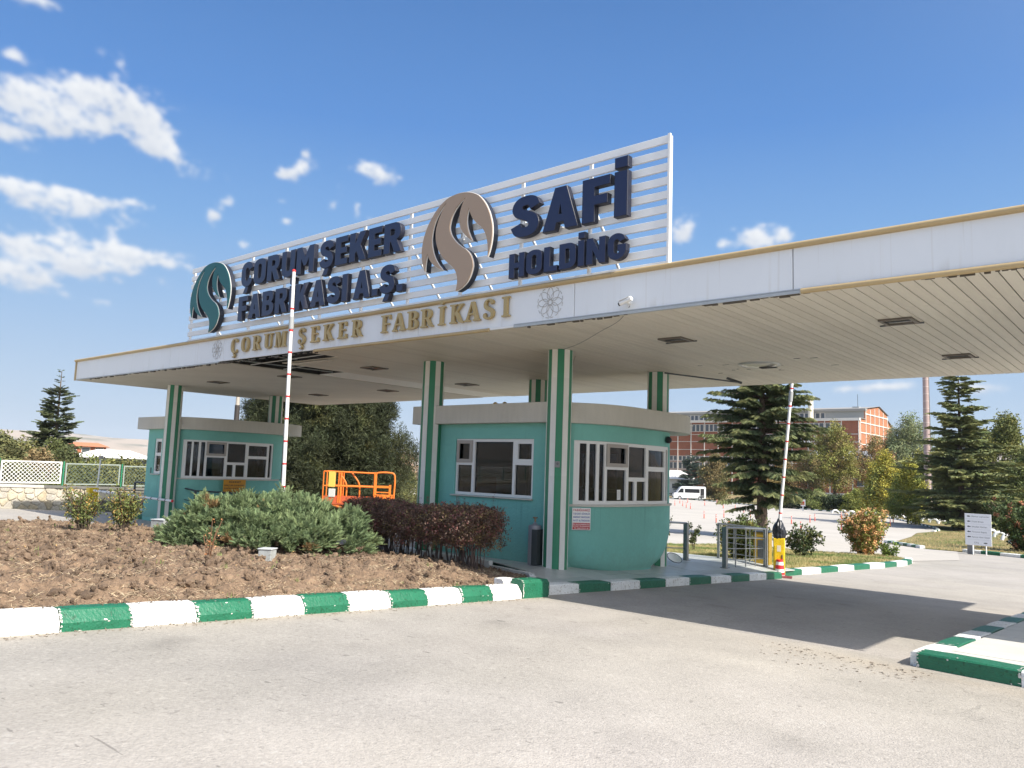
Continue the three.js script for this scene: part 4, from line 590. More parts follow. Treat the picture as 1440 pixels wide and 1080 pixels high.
{ // orange board on the left booth
  const tx = canvasTex(256, 200, (c, w, h) => { c.fillStyle = '#c98a12'; c.fillRect(0, 0, w, h); c.fillStyle = '#1b150c'; c.textAlign = 'center'; c.textBaseline = 'middle'; const f = (s, y, z) => { c.font = `bold ${z}px sans-serif`; c.fillText(s, w / 2, y, 236); }; f('◄ DİKKAT ►', 34, 40); f('ARAÇLAR DURMADAN', 84, 34); f('KONTROL NOKTASINDAN', 128, 34); f('GEÇİLMEZ', 170, 34); });
  const t = thing('warning_board', 'orange board with black lettering under the left booth window', 'sign', [-15.95, 1.17, -4.62], 88 * RAD); part('board', box(-.42, .42, -.24, .24, -.015, 0), M.yellow, t); const [g, m] = printed(.84, .48, tx); part('print', g, m, t).position.z = .004;
}
{ const t = thing('letter_box', 'small dark box on the outer wall of the left booth', 'box', [-18.20, 1.62, -2.75], -90 * RAD); part('body', rbox(-.1, .1, -.12, .12, 0, .1, .01), std([.03, .13, .11], .5), t); part('flap', rbox(-.08, .08, .03, .07, .1, .112, .004), M.steelDark, t); }

// ---------------------------------------------------------------- railings
function railing(label, pts, h, balusters, mids, mat, thickEnds = []) {
  const t = thing('railing', label, 'railing', [0, 0, 0]), up = (p, y) => V(p[0], floorY2(p) + y, p[1]);
  for (let i = 0; i + 1 < pts.length; i++) { part('top_rail', rod(up(pts[i], h), up(pts[i + 1], h), .028, .028, 10), mat, t); for (const m of mids) part('rail', rod(up(pts[i], m), up(pts[i + 1], m), .012, .012, 6), mat, t); const n = balusters[i] ?? 0; for (let k = 1; k <= n; k++) { const f = k / (n + 1), p = [lerp(pts[i][0], pts[i + 1][0], f), lerp(pts[i][1], pts[i + 1][1], f)]; part('baluster', rod(up(p, 0), up(p, h), .018, .018, 8), mat, t); } }
  pts.forEach((p, i) => { const w = thickEnds.includes(i) ? .055 : .03; part('post', [box(p[0] - w, p[0] + w, floorY2(p) - .02, floorY2(p) + h + .012, p[1] - w, p[1] + w), box(p[0] - w - .04, p[0] + w + .04, floorY2(p), floorY2(p) + .012, p[1] - w - .04, p[1] + w + .04)], mat, t); });
  return t;
}
const floorY2 = (p) => p[0] < -10 ? floorB(p[0], p[1]) : floorA(p[0], p[1]);
railing('short grey handrail between the bay and the rear of the near booth', [[-.80, -8.15], [-.62, -9.18]], .99, [0], [.32, .72], M.steel, [1]);
railing('grey metal railing across the rear of the booth floor beside the yellow gate post', [[.62, -8.95], [.60, -11.5]], 1.02, [3], [.2, .48, .76], M.steel, [0]);
railing('second grey railing behind the yellow gate post', [[.60, -11.62], [-1.0, -11.9]], 1.02, [2], [.2, .5, .76], M.steel, []);
railing('dark railing on the left booth island below the striped barrier arm', [[-20.4, -3.1], [-17.3, -3.05], [-15.7, -3.05], [-15.7, -6]], 1.0, [2, 1, 2], [.25, .62], M.steelDark, []);

// ---------------------------------------------------------------- barriers
function barrier(name, label, pos, turn, tilt, len, opts = {}) {
  const t = thing(name, label, 'barrier', pos, turn);
  const h = opts.h ?? 1.05, s = metreUV(new RoundedBoxGeometry(.3, h, .34, 2, .02).translate(0, h / 2, 0)); part('housing', s, M.yellow, t);
  part('door', [metreUV(rbox(-.12, .12, .12, h - .2, .172, .184, .006))], opts.door ?? M.yellow, t); part('handle', rbox(.07, .095, h * .42, h * .58, .184, .2, .004), M.steelDark, t);
  part('window_slot', box(-.05, .05, h * .66, h * .82, .1845, .188), std([.75, .66, .5], .4), t);
  if (opts.cover) { const g = new THREE.SphereGeometry(1, 36, 28), p = g.attributes.position; for (let i = 0; i < p.count; i++) { const y = p.getY(i), k = 1 + .5 * fbm(p.getX(i) * 2.2, y * 3, p.getZ(i) * 2.2, 4) + .09 * Math.sin(11 * Math.atan2(p.getZ(i), p.getX(i))) * (1 - y * y), f = y > .2 ? lerp(1, .42, (y - .2) / .8) : 1; p.setXYZ(i, p.getX(i) * .165 * k * f, y * .36, p.getZ(i) * .18 * k * f); } g.computeVertexNormals(); part('bag_cover', g.translate(0, h + .2, 0), M.bag, t); }
  if (opts.base) { part('cone_sleeve', [metreUV(new THREE.CylinderGeometry(.085, .14, .46, 20).translate(.02, .25, .23))], M.white, t); for (const [y0, y1] of [[.08, .15], [.24, .34], [.43, .485]]) part('cone_band', new THREE.CylinderGeometry(lerp(.144, .089, (y1 - .02) / .46), lerp(.144, .089, (y0 - .02) / .46), y1 - y0, 20).translate(.02, (y0 + y1) / 2, .23), M.red, t); part('cone_foot', [rbox(-.30, .34, .0, .035, -.02, .50, .015), rod(V(.02, .03, .23), V(.02, .07, .23), .2, .17, 20)], std([.13, .02, .02], .7), t); }
  const a = new THREE.Group(); a.name = 'boom'; a.position.set(0, h + (opts.lift ?? .1), 0); a.rotation.z = tilt; t.add(a);
  part('arm', [rod(V(0, -.3, 0), V(0, len, 0), .044, .038, 14)], M.white, a);
  const nb = Math.floor((len - .3) / .5); for (let k = 0; k < nb; k++) part('band', rod(V(0, .35 + k * .5, 0), V(0, .35 + k * .5 + .038, 0), .0462, .0462, 14), opts.band ?? M.red, a);
  if (opts.collar) part('collar', rod(V(0, opts.collar, 0), V(0, opts.collar + .28, 0), .058, .058, 12), std([.35, .36, .36], .5), a);
  part('tip', new THREE.SphereGeometry(.045, 12, 8).translate(0, len, 0), M.red, a);
  return t;
}
barrier('lane_barrier', 'yellow barrier with a black bag over its head and striped cone at its foot', [1.08, ground(-11.35) + .0, -11.35], .35, -.088, 5.6, { cover: true, base: true, lift: .32, collar: 3.5 });
barrier('lane_barrier', 'barrier behind the juniper with its red ringed white arm standing upright', [-5.35, ground(.35) + .1, .35], 0, .028, 5.25, { h: .95, lift: .1, collar: 3.9 });
barrier('lane_barrier', 'yellow barrier with its black dotted white arm lowered across the left lane', [-21.55, ground(-2.05), -2.05], 0, -Math.PI / 2 - .012, 6.3, { h: .98, lift: -.1, band: M.black });
{ const t = thing('yellow_cabinet', 'plain yellow metal cabinet behind the railing by the right gate post', 'cabinet', [.25, ground(-12.2) + .14, -12.2], .2); part('body', metreUV(rbox(-.22, .22, 0, 1.02, -.2, .2, .015)), std([.36, .235, .025], .5, { map: T.paint }), t); part('lid', metreUV(rbox(-.24, .24, 1.02, 1.06, -.22, .22, .01)), M.steelDark, t); part('slot', box(-.1, .1, .3, .8, .2, .206), M.steelDark, t); }
{ const t = thing('lamp_pole', 'thin leaning white pole with a grey cap in front of the left fence', 'pole', [-22.08, ground(-2.4), -2.4]); part('shaft', rod(V(0, 0, 0), V(.09, 2.1, -.02), .032, .028, 10), M.white, t); part('cap', [rod(V(.10, 2.08, -.02), V(.105, 2.2, -.02), .075, .09, 14)], std([.35, .33, .3], .6), t); }

// ---------------------------------------------------------------- stone wall and diamond mesh fence on the left
{
  const XW = -24, t = thing('stone_wall', 'low wall of irregular pale stones with a white coping below the left fence', 'wall', [XW, 0, 0]), r = mul32(41), z0 = -8.4, z1 = 34, zq = 9, top = (z) => .80 + .02 * z;
  part('core', (() => { const q = new Tris(); const s = 12; for (let i = 0; i < s; i++) { const a = lerp(z0, z1, i / s), b = lerp(z0, z1, (i + 1) / s); const P = (x, z, y) => V(x, y, z); q.quad(P(-.02, a, ground(a) - .3), P(-.02, b, ground(b) - .3), P(-.02, b, top(b)), P(-.02, a, top(a))); q.quad(P(-.35, a, ground(a) - .3), P(-.35, b, ground(b) - .3), P(-.35, b, top(b)), P(-.35, a, top(a))); q.quad(P(-.35, a, top(a)), P(-.35, b, top(b)), P(-.02, b, top(b)), P(-.02, a, top(a))); } return metreUV(q.build()); })(), std([.60, .56, .48], .95, { map: withRepeat(T.stone, 1) }), t);
  part('shade_toned_wall', [metreUV(box(-.08, .012, ground(-8.4) - .3, .62, -8.38, -2.55))], std([.12, .125, .12], .9, { map: withRepeat(T.stone, .8) }), t);  // dark facing: shadow on the rear stretch put into its colour
  const seeds = []; const zs = -2.7; for (let i = 0; i * .37 < zq - zs; i++) for (let j = 0; j < 4; j++) seeds.push([zs + i * .37 + (j % 2) * .18 + (r() - .5) * .27, (j + .5) / 4 + (r() - .5) * .17]);
  const mats = [[.62, .58, .50], [.66, .60, .48], [.58, .55, .50], [.70, .66, .58], [.62, .54, .40]].map(c => std(c, .95, { map: withRepeat(T.stone, 1.4), bumpMap: withRepeat(T.rough, 2), bumpScale: .02 }));
  for (const s of seeds) {
    let q = [[s[0] - .7, 0.0], [s[0] + .7, 0.0], [s[0] + .7, 1], [s[0] - .7, 1]];
    for (const o of seeds) { if (o === s || Math.abs(o[0] - s[0]) > 1.3) continue; const mx = (o[0] + s[0]) / 2, my = (o[1] + s[1]) / 2, nx = s[0] - o[0], ny = (s[1] - o[1]) * .8; if (q.length > 2) q = clipHalf(q, p => (p[0] - mx) * nx + (p[1] - my) * .8 * ny); }
    if (q.length < 3) continue; const cx = q.reduce((a, p) => a + p[0], 0) / q.length, cy = q.reduce((a, p) => a + p[1], 0) / q.length;
    // round the corners, shrink for the mortar joint, dome the face
    const pts = []; for (let i = 0; i < q.length; i++) { const a = q[i], b = q[(i + 1) % q.length]; for (const f of [.22, .78]) pts.push([lerp(a[0], b[0], f), lerp(a[1], b[1], f)]); }
    const T_ = new Tris(), d = .012 + .022 * r(), P = (k, o) => pts.map(p => { const z = lerp(cx, p[0], k), v = Math.min(1, Math.max(0, lerp(cy, p[1], k))); return V(o, lerp(ground(z) - .05, top(z), v), z); }), A = P(.95, -.02), B = P(.92, d * .6), C = P(.72, d), c = V(d * 1.1, lerp(ground(cx) - .05, top(cx), cy), cx);
    for (let i = 0; i < A.length; i++) { const k = (i + 1) % A.length; T_.quad(A[i], B[i], B[k], A[k]); T_.quad(B[i], C[i], C[k], B[k]); T_.tri(C[i], c, C[k]); }
    part('stone', metreUV(T_.build()), mats[Math.floor(r() * 5)], t);
  }
  for (let z = z0 - .001; z < z1; z += 2.4) { const b = Math.min(z + 2.39, z1), g = new THREE.BoxGeometry(.44, .1, b - z); const o = part('coping', metreUV(g), z < -3.6 ? std([.20, .20, .19], .9, { map: withRepeat(T.stone, .7) }) : std([.74, .71, .64], .9, { map: withRepeat(T.stone, .7) }), t); o.position.set(-.17, (top(z) + top(b)) / 2 + .052, (z + b) / 2); o.rotation.x = -Math.atan(.02); }  // rear coping coloured darker to stand in for shadow
  const f = thing('mesh_fence', 'white framed diamond mesh fence with green posts on top of the stone wall', 'fence', [XW - .15, 0, 0]);
  const W = 2.12, H = .86, fr = joined([box(-.02, .02, 0, H, 0, .05), box(-.02, .02, 0, H, W - .05, W), box(-.02, .02, 0, .05, .05, W - .05), box(-.02, .02, H - .05, H, .05, W - .05)]), bars = [], st = .15;
  const bar = (za, ya, zb, yb, dx) => { const l = Math.hypot(zb - za, yb - ya), g = new THREE.BoxGeometry(.006, l, .017); g.rotateX(Math.atan2(zb - za, yb - ya)); g.translate(dx, (ya + yb) / 2, (za + zb) / 2); bars.push(g); };
  for (let c = -H; c < W; c += st) for (const s of [0, 1]) { let a = [c, 0], b = [c + H, H]; const lo = Math.max(0, c), hi = Math.min(W, c + H); if (hi - lo < .03) continue; const m = (z) => s ? W - z : z; bar(m(lo), lo - c, m(hi), hi - c, s ? .004 : -.004); }
  const inf = joined(bars), pale = std([.30, .34, .30], .6), thin = std([.10, .13, .10], .6);  // darker frame and mesh tints with the shade painted in
  for (let k = 0; k < 18; k++) { const z = -8.62 + k * 2.26, g = new THREE.Group(); g.name = 'panel'; g.position.set(0, top(z + 1) + .16, z); f.add(g); const far = z < -2.6; part('panel_frame', fr, far ? pale : M.white, g); part('mesh_infill', inf, far ? thin : M.white, g); const p = part('post', metreUV(box(-.03, .03, -.08, .96, -.095, -.045)), M.colGreen, f); p.position.set(0, top(z) + .1, z); }  // rear panels take the shade-coloured materials, same mesh as the rest
}
{ const t = thing('steel_post', 'dark lamp post rising behind the left booth', 'post', [-31.4, ground(-13.4), -13.4]); part('shaft', rod(V(0, 0, 0), V(0, 5.9, 0), .15, .14, 12), std([.05, .042, .04], .7), t); part('cap', rod(V(0, 5.9, 0), V(0, 6.4, 0), .115, .10, 12), std([.45, .4, .34], .7), t); }

// ---------------------------------------------------------------- electrical boxes in the bed
function smallBox(label, pos, turn, w, h, d) { const t = thing('junction_box', label, 'box', pos, turn); part('body', metreUV(rbox(-w / 2, w / 2, -.1, h, -d / 2, d / 2, .008)), std([.40, .42, .42], .6, { map: T.paint }), t); part('lid', metreUV(rbox(-w / 2 - .012, w / 2 + .012, h, h + .02, -d / 2 - .012, d / 2 + .012, .006)), std([.50, .52, .52], .6), t); return t; }
smallBox('white concrete block at the far corner of the flower bed', [-8.3, soilY(-8.3, 1.55) - .06, 1.55], .3, .40, .30, .36);
smallBox('small white box half sunk in the soil in front of the juniper', [-1.42, soilY(-1.42, 3.15) - .05, 3.15], .55, .215, .2, .2);

// ---------------------------------------------------------------- orange lift basket
{
  const t = thing('lift_basket', 'orange work platform basket standing behind the dark hedge', 'lift', [-18.2, .42, -12.0], 46 * RAD);
  t.scale.setScalar(1.2);
  const W = 2.55, D = .9, H = 1.12, R = .026, o = M.orange, tb = (n, p, r = R) => part(n, tube(p.map(a => V(...a)), r, p.length * 8, 8), o, t), st = (n, a, b, r = R) => part(n, rod(V(...a), V(...b), r, r, 8), o, t);
  part('platform', [metreUV(box(-W / 2, W / 2, -.06, .02, -D / 2, D / 2))], std([.45, .09, .03], .6), t);
  part('kick_plate', [metreUV(box(-W / 2, W / 2 - .72, .02, .24, D / 2 - .02, D / 2)), metreUV(box(-W / 2, W / 2, .02, .22, -D / 2, -D / 2 + .02))], std([.52, .10, .035], .55), t);
  for (const z of [-D / 2, D / 2]) { st('rail', [-W / 2, H, z], [W / 2 - .7, H - .02, z]); st('rail', [-W / 2, .6, z], [W / 2 - .7, .6, z]); for (const x of [-W / 2, -W / 2 + .55, -W / 2 + .62, W / 2 - .72]) st('upright', [x, 0, z], [x, H, z], .024); }
  tb('gate_hoop', [[W / 2 - .68, 0, D / 2], [W / 2 - .68, H - .05, D / 2], [W / 2 - .62, H, D / 2], [W / 2 - .06, H, D / 2], [W / 2, H - .06, D / 2], [W / 2, 0, D / 2]], .032);
  part('gate_panel', [metreUV(rbox(W / 2 - .66, W / 2 - .02, 0, .34, D / 2 - .03, D / 2 + .01, .012)), box(W / 2 - .64, W / 2 - .16, .40, .44, D / 2 - .02, D / 2 + .012), box(W / 2 - .64, W / 2 - .16, .58, .66, D / 2 - .02, D / 2 + .012), box(W / 2 - .18, W / 2 - .1, .34, .7, D / 2 - .02, D / 2 + .012)], o, t);
  for (const x of [-.45, .02]) tb('knee_brace', [[x, 0, D / 2 - .1], [x, .62, D / 2 - .1], [x - .06, .78, D / 2 - .1], [x - .32, H, D / 2 - .1]], .03);
  part('control_box', [rbox(-W / 2 + .18, -W / 2 + .42, .56, H + .0, D / 2 - .2, D / 2 + .03, .02)], std([.78, .50, .10], .5), t); part('control_panel', rbox(-W / 2 + .2, -W / 2 + .44, .2, .5, D / 2 - .1, D / 2 + .03, .02), std([.55, .55, .52], .5), t);
  part('lamp', new THREE.SphereGeometry(.05, 12, 8).translate(W / 2 - .38, .12, D / 2 + .03), M.yellow, t);
  part('scissor_arms', [...[-.4, .4].flatMap(z => [rod(V(-.9, -.62, z), V(.9, -.08, z), .035), rod(V(.9, -.62, z), V(-.9, -.08, z), .035)])], o, t); part('chassis', [box(-1.0, 1.0, -.86, -.60, -.4, .4), ...[-.75, .75].flatMap(x => [-.42, .42].map(z => rod(V(x, -.81, z - .08), V(x, -.81, z + .08), .2, .2, 18)))], std([.10, .09, .09], .7), t);
}

// ---------------------------------------------------------------- direction board
{
  const tx = canvasTex(640, 860, (c, w, h) => { c.fillStyle = '#e6e7ea'; c.fillRect(0, 0, w, h); c.fillStyle = '#20242c'; const rows = ['Memur Lojmanları', 'Ziraat Binası', 'Meydan Kantarı', 'Personel Kapısı', 'Pancar Alım Tesisi']; c.textBaseline = 'middle'; rows.forEach((s, i) => { const y = 74 + i * 141; c.fillStyle = '#20242c'; c.fillRect(92, y - 12, 48, 24); c.beginPath(); c.moveTo(44, y); c.lineTo(96, y - 24); c.lineTo(96, y + 24); c.fill(); c.font = '54px sans-serif'; c.fillText(s, 164, y, 440); c.fillStyle = '#b9bcc2'; c.fillRect(16, y + 66, w - 32, 5); }); c.fillStyle = '#20242c'; c.font = '54px sans-serif'; c.fillText('Çıkış', 220, 790); c.fillRect(452, 778, 48, 24); c.beginPath(); c.moveTo(548, 790); c.lineTo(496, 766); c.lineTo(496, 814); c.fill(); });
  const t = thing('direction_board', 'white board with six rows of black direction arrows on two posts beside the far lane', 'sign', [1.42, ground(-36.4), -36.3], -9 * RAD);
  for (let i = 0; i < 6; i++) part('panel_row', rbox(-.62, .62, .48 + i * .268, .48 + i * .268 + .262, -.03, 0, .005, 1), M.white, t);
  const [g, m] = printed(1.22, 1.59, tx); part('print', g, m, t).position.set(0, 1.284, .005);
  for (const x of [-.28, .34]) part('post', rod(V(x, 0, -.05), V(x, .9, -.05), .03, .03, 8), M.white, t);
  part('block', metreUV(rbox(-.58, -.3, 0, .46, -.3, -.12, .01)), std([.2, .2, .2], .8), t);
}
// ---------------------------------------------------------------- red delineator posts over the yard
{
  let proto = null; const at = [[-13.51, -51.77], [-20.02, -66.68], [-20.28, -72.34], [-21.22, -76.38], [-14.05, -62.86], [-13.25, -75.02], [-15.97, -86.24], [-21.83, -86.73], [-47.85, -96.22], [-49.56, -96.94], [-44.67, -91.38], [-41.9, -87.4], [-28.72, -65.46], [-23.94, -58.48], [-28.74, -70.1], [-15.49, -43.29], [-42.13, -97.79], [-37.77, -92.4], [-34.09, -86.98], [-48.77, -105.06], [-27.61, -74.29], [-54.89, -108.24], [-56.76, -114.44], [-52.18, -116.24]];
  for (const [x, z] of at) { if (!proto) { proto = thing('delineator_post', 'thin red traffic post standing in the bright yard behind the booth', 'post', [0, 0, 0], 0, 'red posts spread over the bright yard'); part('foot', new THREE.CylinderGeometry(.1, .12, .03, 12).translate(0, .015, 0), M.black, proto); part('shaft', new THREE.CylinderGeometry(.045, .05, .74, 10).translate(0, .4, 0), std([.78, .12, .07], .5), proto); for (const y of [.5, .65]) part('reflector', new THREE.CylinderGeometry(.049, .049, .05, 10).translate(0, y, 0), M.white, proto); proto.position.set(x, ground(z), z); } else copyOf(proto).position.set(x, ground(z), z); }
}

// ---------------------------------------------------------------- foliage geometry
const Q1 = new THREE.Quaternion();
function basis(dir, pos, s, roll = 0, up = V(0, 1, 0), sy = s, sz = s) { const x = dir.clone().normalize(), z = x.clone().cross(up); if (z.lengthSq() < 1e-4) z.set(0, 0, 1); z.normalize(); const y = z.clone().cross(x); if (roll) { Q1.setFromAxisAngle(x, roll); y.applyQuaternion(Q1); z.applyQuaternion(Q1); } const m = new THREE.Matrix4().makeBasis(x.multiplyScalar(s), y.multiplyScalar(sy), z.multiplyScalar(sz)); return m.setPosition(pos); }
// a flat, slightly drooping conifer spray along +x: an axis with needle-clad side twigs
function spray(seed, n = 15, droop = .18, wide = .075, spread = .42, thin = .5) {
  const r = mul32(seed), t = new Tris(); const twig = (a, d, l, w) => { const b = a.clone().addScaledVector(d, l), m = a.clone().addScaledVector(d, l * .45), s = V(-d.z, 0, d.x).normalize().multiplyScalar(w), u = V(0, w * thin, 0); m.y += .01; t.tri(a, m.clone().add(s), b); t.tri(a, b, m.clone().sub(s)); t.tri(a, m.clone().add(u), b); t.tri(a, b, m.clone().sub(u)); };
  twig(V(0, 0, 0), V(1, -droop * .6, 0).normalize(), 1, wide * .8);
  for (let i = 0; i < n; i++) { const f = .06 + .9 * i / n, sd = i % 2 ? 1 : -1, a = (38 + 22 * r()) * RAD, l = spread * (1 - .55 * f) * (.75 + .5 * r()); const d = V(Math.cos(a), -droop * (.4 + 1.1 * r()) + .12 * (r() - .5), sd * Math.sin(a)).normalize(); const o = V(f, -droop * .6 * f, 0); twig(o, d, l, wide * (.8 + .4 * r())); if (r() < .7) { const e = o.clone().addScaledVector(d, l * .4); twig(e, V(d.x + .5, d.y - .1, d.z * .4).normalize(), l * .55, wide * .7); } }
  return t.build();
}
// a loose handful of folded leaves
function leafClump(seed, n, leaf, R, asp = .55) {
  const r = mul32(seed), t = new Tris(); for (let i = 0; i < n; i++) { const c = V(r() - .5, r() - .5, r() - .5).multiplyScalar(2 * R), d = V(r() - .5, r() - .6, r() - .5).normalize(), s = V(r() - .5, r() - .5, r() - .5).cross(d).normalize(), l = leaf * (.6 + .7 * r()), nrm = s.clone().cross(d).multiplyScalar(l * .12); const m = c.clone().addScaledVector(d, l * .5).add(nrm), e = c.clone().addScaledVector(d, l), w = l * asp * .5; t.tri(c, m.clone().addScaledVector(s, w), e); t.tri(c, e, m.clone().addScaledVector(s, -w)); }
  return t.build();
}
const leafMat = (tr = 0) => tr ? new THREE.MeshPhysicalMaterial({ color: col(1, 1, 1), roughness: .85, transmission: tr, thickness: 0, side: THREE.DoubleSide }) : std([1, 1, 1], .8);
const LM = leafMat(0);
const SPR = [spray(1, 22, .22, .05, .40, .8), spray(2, 22, .34, .05, .38, .8), spray(3, 20, .14, .05, .42, .8)], SPRfine = [spray(11, 18, .05, .045, .40, .9), spray(12, 18, .1, .04, .36, .9)];
const tint = (r, c, v = .3, warm = 0) => { const b = 1 - v + 2 * v * r(); const w = warm * r(); return col(c[0] * b * (1 + w), c[1] * b, c[2] * b * (1 - w * .5)); };
function crown(parent, geos, lists, cols, name = 'crown', mat = LM) { geos.forEach((g, i) => { const l = lists[i]; if (l.length) instanced(name, g, mat, l, parent, cols[i]); }); }

// conifer: whorled boughs, each carrying sprays that droop or lift
function conifer(label, x, z, o) {
  const t = thing(o.name ?? 'conifer', label, 'tree', [x, ground(z) - .06, z], o.turn ?? 0), r = mul32(o.seed), h = o.h, R = o.r, lists = [[], [], []], cols = [[], [], []], wood = [];
  part('trunk', metreUV(rod(V(0, -.1, 0), V(.0, h * .97, 0), o.tr ?? h * .022, .02, 12)), M.bark, t);
  if (o.burl) part('burl', (() => { const g = new THREE.IcosahedronGeometry(1, 2), p = g.attributes.position; for (let i = 0; i < p.count; i++) { const k = .8 + .5 * fbm(p.getX(i), p.getY(i), p.getZ(i), 3); p.setXYZ(i, p.getX(i) * k * .22, p.getY(i) * k * .26, p.getZ(i) * k * .22); } g.computeVertexNormals(); return metreUV(g.translate(-(o.tr ?? .3) * .8, o.burl, .05)); })(), M.bark, t);
  const y0 = o.y0 ?? .08; let y = y0 * h, k = 0;
  while (y < h * .985) {
    const f = (y / h - y0) / (1 - y0), prof = o.prof ? o.prof(f) : Math.pow(1 - f, .85), nb = Math.max(3, Math.round((o.nb ?? 7) * (.6 + .4 * (1 - f)))), a0 = r() * 6.28;
    for (let i = 0; i < nb; i++) {
      const L = Math.max(.12, R * prof * (.62 - .5 * (o.vary ?? 0) * .5 + (.55 + .6 * (o.vary ?? 0)) * r())); if (o.sparse && r() < o.sparse * f) continue;
      const a = a0 + i / nb * 6.28 + (r() - .5) * .7, lift = (o.lift ?? -.12) + (o.liftTop ?? .5) * f + (r() - .5) * .16, yy = y + (r() - .5) * (o.step ?? .4) * (o.mixY ?? 2.4); const d = V(Math.cos(a), lift, Math.sin(a)).normalize(); const curve = (o.curve ?? -.10);
      const P = (s) => V(d.x * L * s, yy + d.y * L * s + curve * L * s * s, d.z * L * s);
      if (L > .5) wood.push(rod(P(0), P(.5), .012 + L * .011, .008 + L * .006, 5, true), rod(P(.5), P(.96), .008 + L * .006, .006, 5, true));
      const ss = (o.size ?? .8) * (.8 + .4 * r()), n = Math.max(1, Math.ceil(L / (ss * (o.gap ?? .36)))), inner = o.inner ?? .22;
      for (let q = 0; q < n; q++) { const s = inner + (1 - inner) * (q + r() * .8) / n, p = P(Math.min(1, s)), tail = q === n - 1; for (const sd of tail ? [0] : [-1, 1]) { const an = a + sd * (38 + 25 * r()) * RAD; const dd = V(Math.cos(an), lift + 2 * curve * s - (o.droop ?? .15) + (r() - .5) * .3, Math.sin(an)), c = Math.floor(r() * 3), sc = ss * (.65 + .45 * (1 - s) + .2 * r()) * Math.min(1, .35 + L); lists[c].push(basis(dd, p, sc, (r() - .5) * (o.roll ?? 1.5))); cols[c].push(tint(r, s > .75 || f > .9 ? o.tip ?? o.c : o.c, .28, .2)); } }
    }
    y += (o.step ?? .4) * (1 - .5 * f); k++;
  }
  if (wood.length) part('boughs', wood.map(g => metreUV(g)), M.bark, t);
  crown(t, o.fine ? [SPRfine[0], SPRfine[1], SPRfine[0]] : SPR, lists, cols); return t;
}
// broadleaf: forked trunk, limbs into lobes, leaf clumps thrown through the lobes
function broadleaf(label, x, z, o) {
  const t = thing(o.name ?? 'tree', label, 'tree', [x, ground(z) - .06, z], 0), r = mul32(o.seed), wood = [], list = [], cl = [], G = o.geo ?? leafClump(o.seed, 22, o.leaf ?? .22, o.clump ?? .42);
  const H = o.h, ty = o.trunk ?? H * .3, tr = o.tr ?? H * .02; const fork = V((r() - .5) * .3, ty, (r() - .5) * .3);
  const tk = [rod(V(0, -.1, 0), fork, tr, tr * .75, 10)];
  const lobes = []; const n = o.lobes ?? 9;
  for (let i = 0; i < n; i++) { const f = (i + .5) / n, yy = lerp(ty * (o.low ?? .9), H * .93, f), w = (o.shape ? o.shape(f) : Math.sin(Math.PI * (.18 + .75 * f))) * o.r, a = i * 2.4 + r(), q = .62 * w * (.5 + .7 * r()); lobes.push([V(q * Math.cos(a), yy, q * Math.sin(a)), Math.max(.35, w * (.45 + .25 * r())), Math.max(.4, H * .16 * (.7 + .5 * r()))]); }
  for (const [c] of lobes) { const m = fork.clone().lerp(c, .55).add(V((r() - .5) * .4, .2, (r() - .5) * .4)); const b = fork.clone().lerp(V(0, c.y * .6, 0), .4 * r()); wood.push(rod(b, m, tr * .5, tr * .28, 6, true), rod(m, c, tr * .28, tr * .1, 5, true)); }
  part('trunk', tk.map(g => metreUV(g)), M.bark, t); part('limbs', wood.map(g => metreUV(g)), M.bark, t);
  const N = o.n ?? 900; let guard = 0;
  while (list.length < N && guard++ < N * 8) { const [c, w, hh] = lobes[Math.floor(r() * n)], u = V(r() - .5, r() - .5, r() - .5).normalize().multiplyScalar(Math.pow(r(), .45)); const p = V(c.x + u.x * w, c.y + u.y * hh, c.z + u.z * w); if (fbm(p.x * 1.1 + o.seed, p.y * 1.1, p.z * 1.1, 3) < (o.holes ?? -.12)) continue; list.push(MX(p.x, p.y, p.z, .6 + .7 * r(), r() * 6.28, r() * 3, r() * 3)); const mix = o.c2 && fbm(p.x * .6, p.y * .6 + o.seed, p.z * .6, 3) > (o.mix ?? .08) ? o.c2 : o.c; cl.push(tint(r, mix.map(v => v * (o.gain ?? 1.45)), .3, .25)); }
  instanced('crown', G, LM, list, t, cl); return t;
}
// rose-like and ornamental bushes: bare stems from the ground, clumps of leaves above
function bush(label, x, z, o) {
  const t = thing(o.name ?? 'bush', label, 'bush', [x, (o.y ?? ground(z)) - .02, z], 0), r = mul32(o.seed), stems = [], list = [], cl = [];
  for (let i = 0; i < (o.stems ?? 12); i++) { const a = r() * 6.28, d = o.r * (.25 + .7 * r()), H = o.h * (.6 + .45 * r()), b = V(.25 * o.r * Math.cos(a) * r(), 0, .25 * o.r * Math.sin(a) * r()), m = V(d * .45 * Math.cos(a), H * .5, d * .45 * Math.sin(a)), e = V(d * Math.cos(a + .3), H, d * Math.sin(a + .3)); stems.push(tube([b, m, e], o.sr ?? .009, 6, 5)); const k = o.per ?? 14; for (let j = 0; j < k; j++) { const s = (o.bare ?? .3) + (1 - (o.bare ?? .3)) * Math.pow(r(), .8), p = s < .5 ? b.clone().lerp(m, s * 2) : m.clone().lerp(e, s * 2 - 1); p.add(V(r() - .5, r() - .5, r() - .5).multiplyScalar(o.puff ?? .22)); list.push(MX(p.x, Math.max(.03, p.y), p.z, .6 + .7 * r(), r() * 6, r() * 3, r() * 3)); cl.push(tint(r, r() < (o.mix ?? 0) ? o.c2 : o.c, .35, .3)); } }
  part('stem', stems, o.stemMat ?? M.bark, t); instanced('foliage', o.geo ?? leafClump(o.seed, 9, o.leaf ?? .05, o.clump ?? .07), LM, list, t, cl); return t;
}

